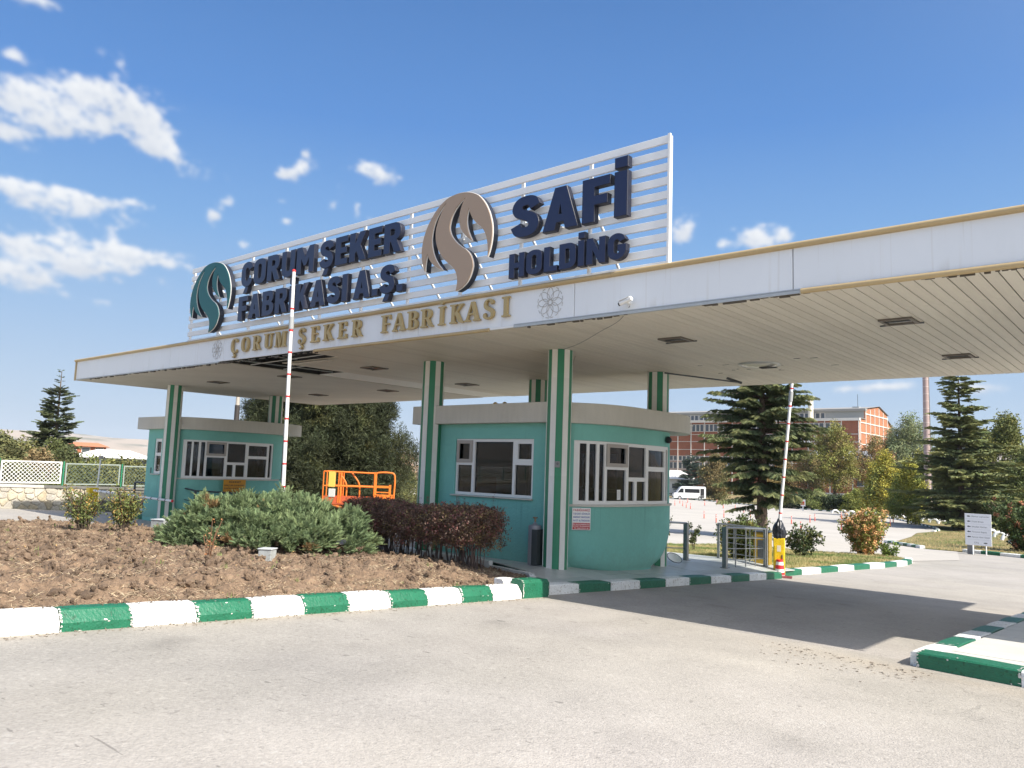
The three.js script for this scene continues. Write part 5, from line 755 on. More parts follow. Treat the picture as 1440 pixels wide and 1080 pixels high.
// ---------------------------------------------------------------- planting round the bed
{ // juniper: mound of many small fans of feathery sprays
  const t = thing('juniper', 'big spreading grey green juniper in the middle of the dug flower bed', 'shrub', [-3.22, ground(1.82) + .17, 1.82]), r = mul32(52), lists = [[], []], cols = [[], []], wood = [];
  const E = [.757, -.653], F = [.653, .757], at = (e, f, y) => V(e * E[0] + f * F[0], y, e * E[1] + f * F[1]);
  const masses = [[-1.1, .1, .80, .82], [-.5, .05, .95, .86], [.3, -.05, .98, .86], [.92, -.1, .82, .78], [-.15, .55, .85, .60], [.6, .5, .7, .54], [-1.4, .35, .55, .62], [1.25, .25, .5, .50], [.0, -.4, .9, .86], [-.85, -.3, .8, .86]]; // along, towards, radius, height
  const hTop = (e, f) => { let h = 0; for (const [me, mf, R, H] of masses) { const d = Math.hypot(e - me, f - mf) / R; if (d < 1) h = Math.max(h, H * Math.sqrt(1 - d * d)); } return h; };
  let guard = 0, fans = 0; while (fans < 520 && guard++ < 9000) {
    const [me, mf, R, H] = masses[Math.floor(r() * masses.length)], a = r() * 6.28, el = Math.asin(Math.pow(r(), .75)), q = .78 + .26 * r(), e = me + R * q * Math.cos(a) * Math.cos(el), f = mf + R * q * Math.sin(a) * Math.cos(el), y = .10 + H * q * Math.sin(el) * 1.12; if (y < hTop(e, f) * .62) continue; fans++;
    const out = at(Math.cos(a) * Math.cos(el), Math.sin(a) * Math.cos(el), .22 + .5 * Math.sin(el)).normalize(), c0 = at(e, f, y), fr = .16 + .16 * r(), k0 = fbm(c0.x * 1.3, c0.y * 1.3, c0.z * 1.3, 2), dry = r() < .02, light = r();
    for (let i = 0; i < 46; i++) { const d = out.clone().add(V((r() - .5) * 1.3, (r() - .35) * .9, (r() - .5) * 1.3)).normalize(), p = c0.clone().addScaledVector(d, fr * (r() * 1.1 - .35)), s = .07 + .085 * r(), c = Math.floor(r() * 2); lists[c].push(basis(d, p, s, (r() - .5) * 2)); cols[c].push(dry ? tint(r, [.34, .22, .10], .3) : tint(r, [lerp(.17, .31, k0 * .6 + .25 + .35 * light), lerp(.25, .40, k0 * .6 + .25 + .35 * light), lerp(.125, .20, k0 * .6 + .25 + .35 * light)], .2, .1)); }
  }
  for (let i = 0; i < 60; i++) { const [me, mf, R, H] = masses[Math.floor(r() * masses.length)], a = r() * 6.28; wood.push(tube([at(me * .4, mf * .4, -.1), at(me * .7 + R * .3 * Math.cos(a), mf * .7 + R * .3 * Math.sin(a), H * .25), at(me + R * .75 * Math.cos(a), mf + R * .75 * Math.sin(a), H * .45 * (.3 + r()))], .015, 8, 5)); }
  part('branches', wood, M.bark, t); crown(t, [spray(11, 26, .05, .030, .50, .9), spray(12, 24, .12, .028, .46, .9)], lists, cols, 'foliage');
  const dead = []; for (let i = 0; i < 34; i++) { const e = .5 + 1.2 * r(), f = .75 + .4 * r(), p = at(e, f, .05); dead.push(tube([p, p.clone().add(V(.3 * (r() - .3), .08 + .1 * r(), .25 * r())), p.clone().add(V(.5 * (r() - .2), .03 + .2 * r(), .5 * r()))], .007, 5, 4)); } part('dead_twigs', dead, std([.24, .21, .18], .9), t);
}
{ // clipped dark purple hedge with bare lower stems
  const t = thing('barberry_hedge', 'clipped dark purple hedge with bare stems beside the near booth', 'hedge', [0, 0, 0]), r = mul32(61), list = [], cl = [], stems = [], tw = [], c0 = [-4.45, -1.05], c1 = [-.18, -.62];
  for (let i = 0; i < 130; i++) { const f = r(), x = lerp(c0[0], c1[0], f), z = lerp(c0[1], c1[1], f) + (r() - .5) * .5, y = soilY(x, z) - .03; const h = .75 + .3 * r(); stems.push(tube([V(x, y, z), V(x + (r() - .5) * .18, y + h * .5, z + (r() - .5) * .2), V(x + (r() - .5) * .4, y + h, z + (r() - .5) * .5)], .008 + .006 * r(), 5, 5)); }
  const top = (f) => 1.10 + .05 * Math.sin(f * 9) ;
  while (list.length < 7000) { const f = r(), x = lerp(c0[0], c1[0], f) + (r() - .5) * .5, zz = lerp(c0[1], c1[1], f), w = .52, v = (r() - .5) * 2, base = ground(zz) + .2, low = .34 + .32 * r() + .2 * fbm(x * 2, 3, 1, 3), u = Math.pow(r(), .75), y = base + lerp(low, top(f) + .06 * fbm(x * 3, v, 2, 3), u); const round = Math.sqrt(Math.max(.12, 1 - Math.pow(Math.max(0, u - .55) / .6, 2))), n = 1 + .22 * fbm(x * 2.2, y * 2.2, v * 2, 3); const e = f < .04 || f > .96; const z = zz + v * w * round * n; if (Math.abs(v) < .55 && u < .85 && !e && r() < .6) continue; if (fbm(x * 3.1, y * 3.1, z * 3.1 + 4, 3) < -.24 && u < .6) continue; list.push(MX(x, y, z, .6 + .7 * r(), r() * 6, r() * 3, r() * 3)); const k = r(); cl.push(k < .22 ? tint(r, [.22, .16, .07], .3) : k < .40 ? tint(r, [.24, .10, .085], .3) : tint(r, [.125, .086, .064], .4, .2)); }
  for (let i = 0; i < 40; i++) { const f = r(), x = lerp(c0[0], c1[0], f), z = lerp(c0[1], c1[1], f) + (r() - .5) * .7, y = ground(z) + .2 + top(f) - .05, l = .08 + .16 * r() * (f > .5 ? 1.6 : 1); const e = V(x + .06 * (r() - .5), y + l, z); tw.push(rod(V(x, y - .1, z), e, .005, .003, 4)); for (let k = 0; k < 3; k++) { list.push(MX(e.x, y + l * (.4 + .3 * k), e.z, .45, r() * 6, r() * 3, 0)); cl.push(tint(r, [.15, .05, .05], .3)); } }
  part('stem', [...stems, ...tw], std([.12, .085, .07], .9), t); instanced('foliage', leafClump(62, 16, .042, .075, .6), LM, list, t, cl);
}
bush('leafy rose bush with bare stems at the left of the flower bed', -7.15, 3.75, { name: 'rose_bush', y: soilY(-7.15, 3.75), h: .82, r: .46, stems: 24, per: 9, bare: .36, puff: .18, leaf: .052, c: [.11, .15, .045], c2: [.30, .22, .07], mix: .14, seed: 71, sr: .010 });
bush('second leafy rose bush just right of the first in the flower bed', -6.75, 3.15, { name: 'rose_bush', y: soilY(-6.75, 3.15), h: .88, r: .46, stems: 22, per: 10, bare: .34, puff: .18, leaf: .055, c: [.12, .155, .045], c2: [.30, .23, .07], mix: .15, seed: 72, sr: .010 });
bush('dried brown rose stems standing in front of the juniper', -.82, 4.5, { name: 'dead_bush', y: soilY(-.82, 4.5), h: .62, r: .2, stems: 7, per: 4, bare: .3, puff: .06, leaf: .05, clump: .03, geo: leafClump(5, 3, .035, .025), c: [.34, .17, .07], c2: [.45, .28, .16], mix: .4, seed: 73, sr: .006, stemMat: std([.20, .11, .06], .9) });
bush('thick round green bush behind the grey railing', -1.75, -15.4, { h: 1.35, r: .95, stems: 30, per: 40, bare: .25, puff: .42, leaf: .09, c: [.075, .11, .028], c2: [.18, .19, .05], mix: .2, seed: 74 });
bush('sparse young bush on the lawn to the right of the gate post', -1.6, -20.0, { h: 1.15, r: .85, stems: 14, per: 14, bare: .35, puff: .3, leaf: .12, c: [.05, .085, .03], c2: [.12, .14, .04], mix: .25, seed: 75 });
bush('autumn coloured bush turning orange and yellow on the lawn', -.85, -25.2, { h: 1.95, r: 1.12, stems: 34, per: 40, bare: .22, puff: .5, leaf: .12, c: [.17, .21, .05], c2: [.58, .38, .18], mix: .42, seed: 76 });
bush('low green sprout at the right foot of the autumn bush', .1, -25.4, { h: .6, r: .4, stems: 8, per: 14, bare: .2, puff: .2, leaf: .1, c: [.12, .20, .04], seed: 77 });
bush('broad dark green bush with orange tips to the right of the direction board', 2.35, -45.5, { h: 2.9, r: 2.4, stems: 40, per: 45, bare: .15, puff: .8, leaf: .17, c: [.06, .10, .03], c2: [.34, .17, .10], mix: .12, seed: 78, sr: .02 });
bush('thin rose twigs on the lawn behind the short handrail', -6.0, -17.0, { h: 1.2, r: .6, stems: 8, per: 5, bare: .4, puff: .1, leaf: .09, c: [.07, .10, .04], seed: 79 });
bush('second thin rose plant on the lawn next to the handrail post', -4.6, -17.2, { h: 1.1, r: .3, stems: 5, per: 8, bare: .45, puff: .1, leaf: .1, c: [.07, .10, .04], seed: 80 });

// ---------------------------------------------------------------- trees
conifer('dark spruce with drooping boughs standing in the yard behind the raised arm', -8.9, -33.6, { h: 15.5, r: 3.2, seed: 101, tr: .33, y0: .155, nb: 9, step: .34, lift: -.06, liftTop: .45, curve: -.05, droop: .32, size: .52, c: [.09, .13, .062], tip: [.195, .235, .105], mixY: 4, roll: 2.6, vary: .8, prof: (f) => Math.pow(1 - f, .6) * (f < .22 ? .62 + 1.9 * f : 1.04), burl: 1.35, gap: .30, name: 'spruce' });
conifer('tall cedar with layered boughs and a spiky top at the right', -7.8, -79.8, { h: 17.6, r: 5.0, seed: 102, tr: .36, y0: .04, nb: 10, step: .55, lift: .06, liftTop: .16, curve: -.04, droop: .10, size: .9, mixY: 3, vary: .6, c: [.20, .25, .11], tip: [.25, .29, .125], prof: (f) => f < .45 ? 1 - .35 * f : .80 * Math.pow((1 - f) / .55, .62) * (.55 + .45 * (1 - f)), sparse: .72, gap: .24, inner: .1, name: 'cedar' });
conifer('lone pointed spruce beyond the fence at the far left', -56, -12.6, { h: 9.5, r: 2.9, vary: .7, seed: 103, tr: .2, y0: .06, nb: 7, step: .4, lift: -.12, liftTop: .5, curve: .10, droop: .05, size: .75, c: [.085, .115, .06], tip: [.13, .165, .075], prof: (f) => Math.pow(1 - f, 1.25), sparse: .5, name: 'spruce' });
const needleTuft = (seed) => leafClump(seed, 60, .22, .28, .11);
const PINE = { leaf: .2, clump: .3, c: [.036, .050, .019], c2: [.085, .10, .034], mix: .2, low: .1, holes: -.24, gain: 1.0 };
conifers2();
conifer('small blue green conifer behind the white van', -82, -163, { h: 9.5, r: 4.0, seed: 106, y0: .03, nb: 7, step: .8, size: 1.7, c: [.075, .12, .10], tip: [.10, .15, .12], lift: .1, droop: .0, name: 'conifer' });
conifer('dark blue conifer low at the right edge beyond the lawn', 3.6, -84, { h: 7.6, r: 3.4, seed: 107, y0: .03, nb: 7, step: .6, size: 1.5, c: [.06, .085, .08], tip: [.09, .12, .10], lift: .05, droop: .05, name: 'conifer' });
function conifers2() {
  const rise = (f) => Math.pow(Math.sin(Math.PI * (.36 + .60 * f)), .7);
  broadleaf('massive bushy dark pine behind the orange basket', -27.6, -17.6, { ...PINE, name: 'pine', seed: 104, h: 10.6, r: 3.75, n: 8200, lobes: 44, trunk: 1.4, tr: .3, geo: needleTuft(104), shape: rise, spire: true });
  broadleaf('second pine looking out above the left booth roof', -32.2, -16.4, { ...PINE, name: 'pine', seed: 105, h: 9.2, r: 2.3, n: 2600, lobes: 22, trunk: 1.4, tr: .25, geo: needleTuft(105), shape: rise });
}
const dist = (px, d) => { const k = (px - 720) / 1105.14, yw = 40.849 * RAD; return [9.833 - Math.sin(yw) * d + Math.cos(yw) * k * d, 10.335 - Math.cos(yw) * d - Math.sin(yw) * k * d]; };
const BL = [ // label, bearing, distance, options
  ['olive green roadside tree in front of the brick factory', 1176, 132, { h: 13.4, r: 3.5, n: 1000, leaf: .28, clump: .6, c: [.15, .165, .04], c2: [.16, .14, .055], trunk: 5.2, tr: .32, holes: -.06, shape: (f) => .62 + .38 * Math.sin(Math.PI * f) }],
  ['thin brownish tree left of the olive roadside tree', 1140, 138, { h: 9.6, r: 3.2, n: 520, leaf: .26, clump: .6, c: [.16, .13, .055], c2: [.13, .14, .05], trunk: 3.6, tr: .2, holes: .02, shape: (f) => .7 + .3 * Math.sin(Math.PI * f) }],
  ['rusty leaved tree before the factory gable', 1226, 140, { h: 12.6, r: 3.8, n: 620, leaf: .27, clump: .6, c: [.16, .15, .06], c2: [.26, .17, .08], trunk: 5.2, tr: .22, holes: .03, mix: .05, shape: (f) => .7 + .3 * Math.sin(Math.PI * f) }],
  ['grey green poplar rising behind the rusty tree', 1282, 165, { h: 18.6, r: 4.6, n: 900, leaf: .34, clump: .7, c: [.13, .17, .085], c2: [.16, .19, .10], trunk: 7, tr: .3, holes: .0, shape: (f) => .72 + .28 * Math.sin(Math.PI * f) }],
  ['tall green tree between poplar and mast', 1258, 170, { h: 16.2, r: 3.8, n: 620, leaf: .34, clump: .7, c: [.15, .165, .07], trunk: 7, tr: .28, holes: .02, shape: (f) => .72 + .28 * Math.sin(Math.PI * f) }],
  ['yellow green young tree on the verge near the kerb', 1277, 88, { h: 6.6, r: 2.3, n: 1100, leaf: .2, clump: .42, c: [.20, .215, .035], c2: [.12, .16, .035], trunk: 1.2, tr: .11, holes: -.16, low: .8 }],
  ['bright yellow green tree left of the young verge tree', 1242, 104, { h: 8.2, r: 2.5, n: 900, leaf: .24, clump: .5, c: [.22, .22, .035], c2: [.14, .17, .04], trunk: 2, tr: .14, holes: -.1, low: .8 }],
  ['olive tree just left of the tall mast', 1296, 112, { h: 8.8, r: 2.4, n: 900, leaf: .26, clump: .5, c: [.15, .165, .04], trunk: 1.6, tr: .14, holes: -.12, low: .7 }],
  ['broad green tree behind the right side of the cedar', 1408, 104, { h: 13.4, r: 5.6, n: 2600, leaf: .3, clump: .6, c: [.10, .125, .035], c2: [.15, .165, .045], trunk: 1.8, tr: .3, holes: -.2, low: .4 }],
  ['dense green tree at the left of the cedar behind the mast', 1330, 108, { h: 10.8, r: 3.8, n: 1900, leaf: .3, clump: .6, c: [.065, .09, .03], c2: [.09, .115, .04], trunk: 1.5, tr: .25, holes: -.2, low: .4 }],
  ['shaded green tree at the right edge of the picture', 1452, 96, { h: 9.4, r: 3.6, n: 1500, leaf: .28, clump: .55, c: [.09, .12, .035], trunk: 1.4, tr: .2, holes: -.15, low: .4 }],
  ['brown leaved small tree right of the spruce trunk', 1098, 150, { h: 8.6, r: 3.4, n: 900, leaf: .3, clump: .6, c: [.15, .13, .045], c2: [.20, .13, .05], trunk: 2, tr: .2, holes: -.05, low: .6 }],
  ['brown green tree left of the spruce beside the van', 1008, 168, { h: 9.0, r: 4.4, n: 1000, leaf: .34, clump: .7, c: [.13, .11, .045], c2: [.09, .10, .04], trunk: 1.5, tr: .2, holes: -.08, low: .5 }],
  ['round olive tree far behind the fence at the left edge', 14, 50, { h: 3.3, r: 1.9, n: 700, leaf: .2, clump: .4, c: [.085, .10, .04], c2: [.12, .13, .05], trunk: .8, tr: .1, holes: -.12, low: .5 }],
  ['bare grey tree in front of the far white building', 577, 118, { h: 6.4, r: 2.6, n: 260, leaf: .22, clump: .6, c: [.22, .17, .11], trunk: 2, tr: .12, holes: .0 }],
];
BL.forEach(([label, b, d, o], i) => { const [x, z] = dist(b, d); broadleaf(label, x, z, { seed: 200 + i, ...o }); });
// bushes behind the fence and along the far hedge
[[12, 38, 2.3, 2.2, [.12, .135, .05]], [50, 41, 2.3, 2.0, [.17, .14, .07]], [92, 44, 2.5, 2.3, [.09, .115, .04]], [128, 40, 1.9, 2.0, [.13, .16, .045]], [160, 42, 2.0, 2.0, [.10, .135, .035]], [190, 39, 2.1, 2.0, [.14, .16, .05]], [222, 44, 2.2, 2.2, [.10, .125, .04]], [70, 52, 3.3, 2.4, [.10, .13, .04]], [575, 70, 2.9, 2.6, [.13, .15, .05]], [552, 64, 2.6, 2.3, [.11, .13, .045]]].forEach(([b, d, h, rr, c], i) => { const [x, z] = dist(b, d), words = ['leftmost leafy shrub behind the mesh fence', 'brownish shrub behind the first fence panel', 'dark green shrub below the lone spruce', 'light green shrub behind the second fence panel', 'green shrub behind the yellow barrier', 'olive shrub left of the left booth', 'shrub hidden by the left booth corner', 'tall shrub at the foot of the lone spruce', 'weedy shrub to the left of the striped column', 'low scrub between the basket and the striped column'][i]; broadleaf(words, x, z, { name: 'shrub', gain: .8, seed: 300 + i, h, r: rr, n: 620, leaf: .15, clump: .34, c, c2: c.map(v => v * 1.4), trunk: .3, tr: .06, low: .2, lobes: 8, holes: -.2 }); });
{ // clipped dark hedge far behind the yard
  const t = thing('far_hedge', 'long low dark hedge behind the white half-round stones', 'hedge', [0, 0, 0]), r = mul32(88), list = [], cl = [], stems = [];
  for (let i = 0; i < 2300; i++) { const b = 1095 + 250 * r(), d = 128 - 14 * (b - 1095) / 250 + 2.4 * r(), [x, z] = dist(b, d); const y = ground(z) + 2.1 * Math.pow(r(), .6); list.push(MX(x, y, z, .7 + .5 * r(), r() * 6, r() * 3, r() * 3)); cl.push(tint(r, [.045, .068, .028], .35)); if (i % 20 === 0) stems.push(rod(V(x, ground(z) - .05, z), V(x, ground(z) + 1.4, z), .05, .03, 5)); }
  part('stem', stems, M.bark, t); instanced('foliage', leafClump(89, 22, .26, .5), LM, list, t, cl);
}
[[1205, 122, 3.3, 2.5, [.15, .18, .04]], [1248, 116, 3.4, 2.3, [.085, .13, .035]], [1150, 126, 3.0, 2.4, [.11, .145, .04]]].forEach(([b, d, h, rr, c], i) => { const [x, z] = dist(b, d); broadleaf(['rounded yellow green shrub before the far hedge', 'rounded dark green shrub before the far hedge', 'green shrub at the left end of the far hedge'][i], x, z, { name: 'shrub', seed: 340 + i, h, r: rr, n: 600, leaf: .2, clump: .42, c, trunk: .3, tr: .06, low: .2, holes: -.2 }); });

// ---------------------------------------------------------------- half-round white stones on the lawn
{
  let p = null; for (let i = 0; i < 24; i++) { const b = 1176 + i * 11.4, [x, z] = dist(b, 113 - .06 * (b - 1176) - .0006 * (b - 1176) ** 2); if (!p) { p = thing('half_tyre', 'white painted half tyre sunk in the lawn before the far hedge', 'tyre', [0, 0, 0], 0, 'white half tyres in a row before the far hedge'); part('tread', metreUV(new THREE.TorusGeometry(.42, .14, 8, 16, Math.PI)), M.white, p); part('inner', new THREE.TorusGeometry(.33, .06, 6, 16, Math.PI), std([.12, .12, .12], .8), p); } const o = i ? copyOf(p) : p; o.position.set(x, ground(z) + .02, z); o.rotation.y = 25 * RAD + .3 * Math.sin(i * 3); }
}

// ---------------------------------------------------------------- tall mast
{
  const [x, z] = dist(1306, 106), t = thing('tall_mast', 'very tall pinkish banded steel mast on a white base among the trees', 'mast', [x, ground(z), z]);
  part('base', metreUV(new THREE.CylinderGeometry(.52, .56, 2.3, 20).translate(0, 1.15, 0)), M.concrete, t); part('shaft', metreUV(rod(V(0, 2.3, 0), V(0, 27, 0), .47, .32, 18)), std([.46, .34, .32], .6, { map: T.plaster }), t);
  for (let k = 0; k < 25; k++) { const y = 3 + k * .98, rr = lerp(.47, .32, (y - 2.3) / 24.7); part('band', new THREE.CylinderGeometry(rr + .025, rr + .025, .07, 18).translate(0, y, 0), std([.60, .52, .48], .6), t); }
  part('ladder', [rod(V(.5, 2.4, .1), V(.36, 26, .05), .03), rod(V(.5, 2.4, -.1), V(.36, 26, -.05), .03)], M.steel, t);
}
// ---------------------------------------------------------------- brick factory
{
  const ZF = -215, t = thing('brick_factory', 'long red brick factory with white concrete grid and clerestory roof', 'factory', [-58.6, -3.1, ZF]);
  const Y = (y) => y + 3.1, L = 100, B = 4.61; // local: x to the left is negative, front face at z = 0
  const brickF = std([.37, .135, .075], .9, { map: withRepeat(T.brick, .12) }), brickG = std([.44, .18, .09], .9, { map: withRepeat(T.brick, .12) }), conc = std([.70, .66, .60], .9), glz = std([.08, .095, .11], .15), cle = std([.36, .36, .34], .8);
  part('front_wall', [metreUV(box(-L, -.01, 0, Y(19.0), -.6, 0))], brickF, t);
  // gable: stepped outline
  const gs = new THREE.Shape([[0, 0], [0, Y(19.0)], [5.2, Y(19.9)], [5.2, Y(22.5)], [17.6, Y(24.0)], [26.2, Y(22.0)], [26.2, Y(20.6)], [30.6, Y(18.9)], [30.6, 0]].map(p => new THREE.Vector2(...p)));
  part('gable_wall', metreUV(new THREE.ExtrudeGeometry(gs, { depth: .5, bevelEnabled: false }).rotateY(Math.PI / 2).translate(-.5, 0, -.01)), brickG, t);
  part('parapet', [metreUV(box(-L, .25, Y(19.0), Y(19.75), -.7, .55))], conc, t);
  part('clerestory', [metreUV(box(-L, -.3, Y(19.75), Y(22.1), -5.6, -5.2))], cle, t); part('roof', [metreUV(box(-L, .3, Y(22.1), Y(22.75), -6.2, -4.6)), metreUV(box(-L, .3, Y(19.7), Y(19.82), -5.2, -.7)), (() => { const q = new Tris(); q.quad(V(-L, Y(22.7), -4.9), V(.4, Y(22.7), -4.9), V(.4, Y(24.3), -17.6), V(-L, Y(24.3), -17.6)); q.quad(V(-L, Y(24.3), -17.6), V(.4, Y(24.3), -17.6), V(.4, Y(22.2), -26.8), V(-L, Y(22.2), -26.8)); q.quad(V(-L, Y(20.8), -26.2), V(.4, Y(20.8), -26.2), V(.4, Y(19), -31), V(-L, Y(19), -31)); return metreUV(q.build()); })()], std([.30, .29, .27], .8), t);
  const bays = Math.floor(L / B);
  for (let k = 0; k <= bays; k++) part('pillar', box(-k * B - .2, -k * B, 0, Y(19.0), .003, .28), conc, t);
  for (const y of [4.2, 6.9, 10.6, 13.1, 15.3]) part('beam', box(-L, -.21, Y(y) - .08, Y(y) + .08, .003, .16), conc, t);
  const win = (x0, x1, y0, y1, z) => { const w = new THREE.Group(); w.name = 'window'; t.add(w); part('frame', [box(x0, x1, y0, y0 + .12, z, z + .12), box(x0, x1, y1 - .12, y1, z, z + .12), box(x0, x0 + .14, y0 + .12, y1 - .12, z, z + .12), box(x1 - .14, x1, y0 + .12, y1 - .12, z, z + .12)], conc, w); part('pane', box(x0 + .14, x1 - .14, y0 + .12, y1 - .12, z + .02, z + .05), glz, w); };
  for (let k = 1; k < bays; k++) for (let j = 0; j < 3; j++) { const x0 = -(k + 1) * B + .1 + j * 1.42, x1 = x0 + 1.34; win(x0, x1, Y(16.2), Y(18.5), .003); if (k !== 2 && k !== 3) { win(x0, x1, Y(8.0 - .9), Y(8.6), .003); win(x0, x1, Y(4.5), Y(6.6), .003); } if (k > 3) win(x0, x1, Y(20.1), Y(21.8), -5.2 + .003); else if (j < 2 && k > 1) win(x0, x1, Y(20.1), Y(21.8), -5.2 + .003); }
  // grid on the gable
  for (const d of [0.4, 5.3, 9.4, 13.5, 17.6, 21.7, 26.0, 30.3]) { const top = d < 5 ? 19.3 : d < 17.7 ? lerp(22.2, 23.7, (d - 5.2) / 12.4) : d < 26.1 ? lerp(23.7, 21.8, (d - 17.6) / 8.5) : 19; part('pillar', box(.003, .2, 0, Y(top), -d - .28, -d), conc, t); }
  for (const y of [3, 6.2, 9.4, 12.6, 15.8, 18.6]) part('beam', box(.003, .16, Y(y) - .13, Y(y) + .13, -30.6, -.7), conc, t); part('beam', box(.003, .16, Y(21.1), Y(21.4), -26.3, -5.2), conc, t);
  // roof vent and aerial
  part('vent', [rod(V(-13.9, Y(19.7), -1.8), V(-13.9, Y(25.6), -1.8), .75, .7, 18), rod(V(-13.9, Y(25.6), -1.8), V(-13.9, Y(26.3), -1.8), 1.1, 1.1, 18)], std([.72, .66, .54], .7), t); part('aerial', [rod(V(-4, Y(23.2), -12), V(-4, Y(27.5), -12), .07)], M.steelDark, t); part('roof_hatch', [box(-5.2, -3.4, Y(23.0), Y(23.9), -13, -11)], M.flash, t);
  // white letters on the wall
  for (const [s, y, w] of [['ÇORUM ŞEKER A.Ş.', 13.75, 19], ['SAFİ HOLDİNG', 12.25, 17.6]]) { const g = new TextGeometry(s, { font: sans, size: 1.5, depth: .15, curveSegments: 3, bevelEnabled: false }); g.computeBoundingBox(); const k = w / (g.boundingBox.max.x - g.boundingBox.min.x); g.scale(k, 1, 1); g.translate(-10.9 - w, Y(y), .22); part('letter_row', g, M.white, t); }
  // low front range with a grey metal roof
  const e = thing('factory_annex', 'lower brick wing with a grey metal roof in front of the factory gable', 'building', [-66, -3.0, -196]);
  part('wall', [metreUV(box(0, 40, 0, 10.6, -14, 0))], brickF, e); part('plinth', [metreUV(box(-.05, 40.05, 0, 2.2, .003, .15))], std([.62, .60, .58], .9), e);
  part('roof', [metreUV(box(-.6, 40.6, 10.6, 10.95, -14.6, .7)), (() => { const q = new Tris(); q.quad(V(-.6, 10.95, .7), V(40.6, 10.95, .7), V(40.6, 13.2, -7), V(-.6, 13.2, -7)); q.quad(V(-.6, 13.2, -7), V(40.6, 13.2, -7), V(40.6, 10.95, -14.6), V(-.6, 10.95, -14.6)); q.tri(V(40.6, 10.95, .7), V(40.6, 13.2, -7), V(40.6, 10.95, -14.6)); return metreUV(q.build()); })()], std([.50, .52, .54], .5, { metalness: .3 }), e);
  for (const y of [6.0, 8.6]) part('beam', box(0, 40, y - .12, y + .12, .003, .16), conc, e); for (let k = 0; k < 8; k++) { part('pillar', box(k * 5.6 + .1, k * 5.6 + .4, 2.2, 10.6, .003, .2), conc, e); const w = new THREE.Group(); w.name = 'window'; e.add(w); part('frame', [box(k * 5.6 + 1.2, k * 5.6 + 4.6, 4, 4.15, .01, .14), box(k * 5.6 + 1.2, k * 5.6 + 4.6, 5.45, 5.6, .01, .14), box(k * 5.6 + 2.8, k * 5.6 + 2.95, 4.15, 5.45, .01, .14)], conc, w); part('pane', box(k * 5.6 + 1.2, k * 5.6 + 4.6, 4.1, 5.5, .008, .05), glz, w); }
}
// ---------------------------------------------------------------- buildings far left and behind
function house(label, b, d, w, dep, h, roofH, wall, roofC, turn, o = {}) {
  const [x, z] = dist(b, d), t = thing(o.name ?? 'house', label, 'building', [x, ground(z) - 1 + (o.up ?? 0), z], turn), H = h + 1; const wm = std(wall, .9);
  part('wall', [metreUV(box(-w / 2, w / 2, 0, H, -dep / 2, dep / 2))], wm, t); const q = new Tris(), e = .8, a = V(-w / 2 - e, H, dep / 2 + e), b2 = V(w / 2 + e, H, dep / 2 + e), c = V(w / 2 + e, H, -dep / 2 - e), d2 = V(-w / 2 - e, H, -dep / 2 - e), k = o.hip ?? .25, m = V(-w / 2 + w * k, H + roofH, 0), n = V(w / 2 - w * k, H + roofH, 0); q.quad(a, b2, n, m); q.quad(c, d2, m, n); q.tri(b2, c, n); q.tri(d2, a, m); q.quad(a, b2, c, d2); part('roof', metreUV(q.build()), std(roofC, .8), t);
  const nW = o.win ?? 4; for (let i = 0; i < nW; i++) for (let j = 0; j < (o.rows ?? 2); j++) { const wx = lerp(-w / 2, w / 2, (i + .5) / nW), wy = 1 + (j + .42) * h / (o.rows ?? 2), g = new THREE.Group(); g.name = 'window'; t.add(g); const ww = Math.min(.9, w / nW * .34); part('frame', box(wx - ww, wx + ww, wy, wy + 1.3, dep / 2 + .003, dep / 2 + .06), std([.75, .74, .7], .8), g); part('pane', box(wx - ww + .1, wx + ww - .1, wy + .1, wy + 1.2, dep / 2 + .061, dep / 2 + .08), std([.07, .08, .09], .2), g); }
  return t;
}
house('brick red house with an orange tiled roof beyond the left fence', 127, 190, 8.5, 8, 5.2, 1.0, [.36, .13, .07], [.50, .20, .10], 70 * RAD, { win: 3, hip: .2, up: 1.2 });
house('long low hall with a pale roof next to the brick red house', 166, 165, 15, 10, 2.6, 1.7, [.16, .22, .19], [.82, .80, .76], 66 * RAD, { name: 'hall', rows: 1, win: 6, hip: .3, up: 1.3 });
house('small white house left of the brick red one', 100, 200, 4, 5, 4.4, .8, [.72, .70, .66], [.6, .58, .55], 70 * RAD, { win: 2, up: 1 });
house('far pale house in the fields at the left edge', 6, 420, 7, 7, 4.4, 2, [.7, .66, .6], [.5, .3, .22], 75 * RAD, { win: 2, up: 4 });
house('white walled building glimpsed behind the bare grey tree', 578, 128, 11, 8, 3.6, 1.2, [.80, .78, .74], [.62, .58, .52], 48 * RAD, { win: 4, rows: 1, up: .9 });
house('low white building with a pale roof to the left of the van', 944, 200, 12, 9, 4, 2.2, [.74, .73, .70], [.66, .64, .6], 30 * RAD, { win: 4, rows: 1 });

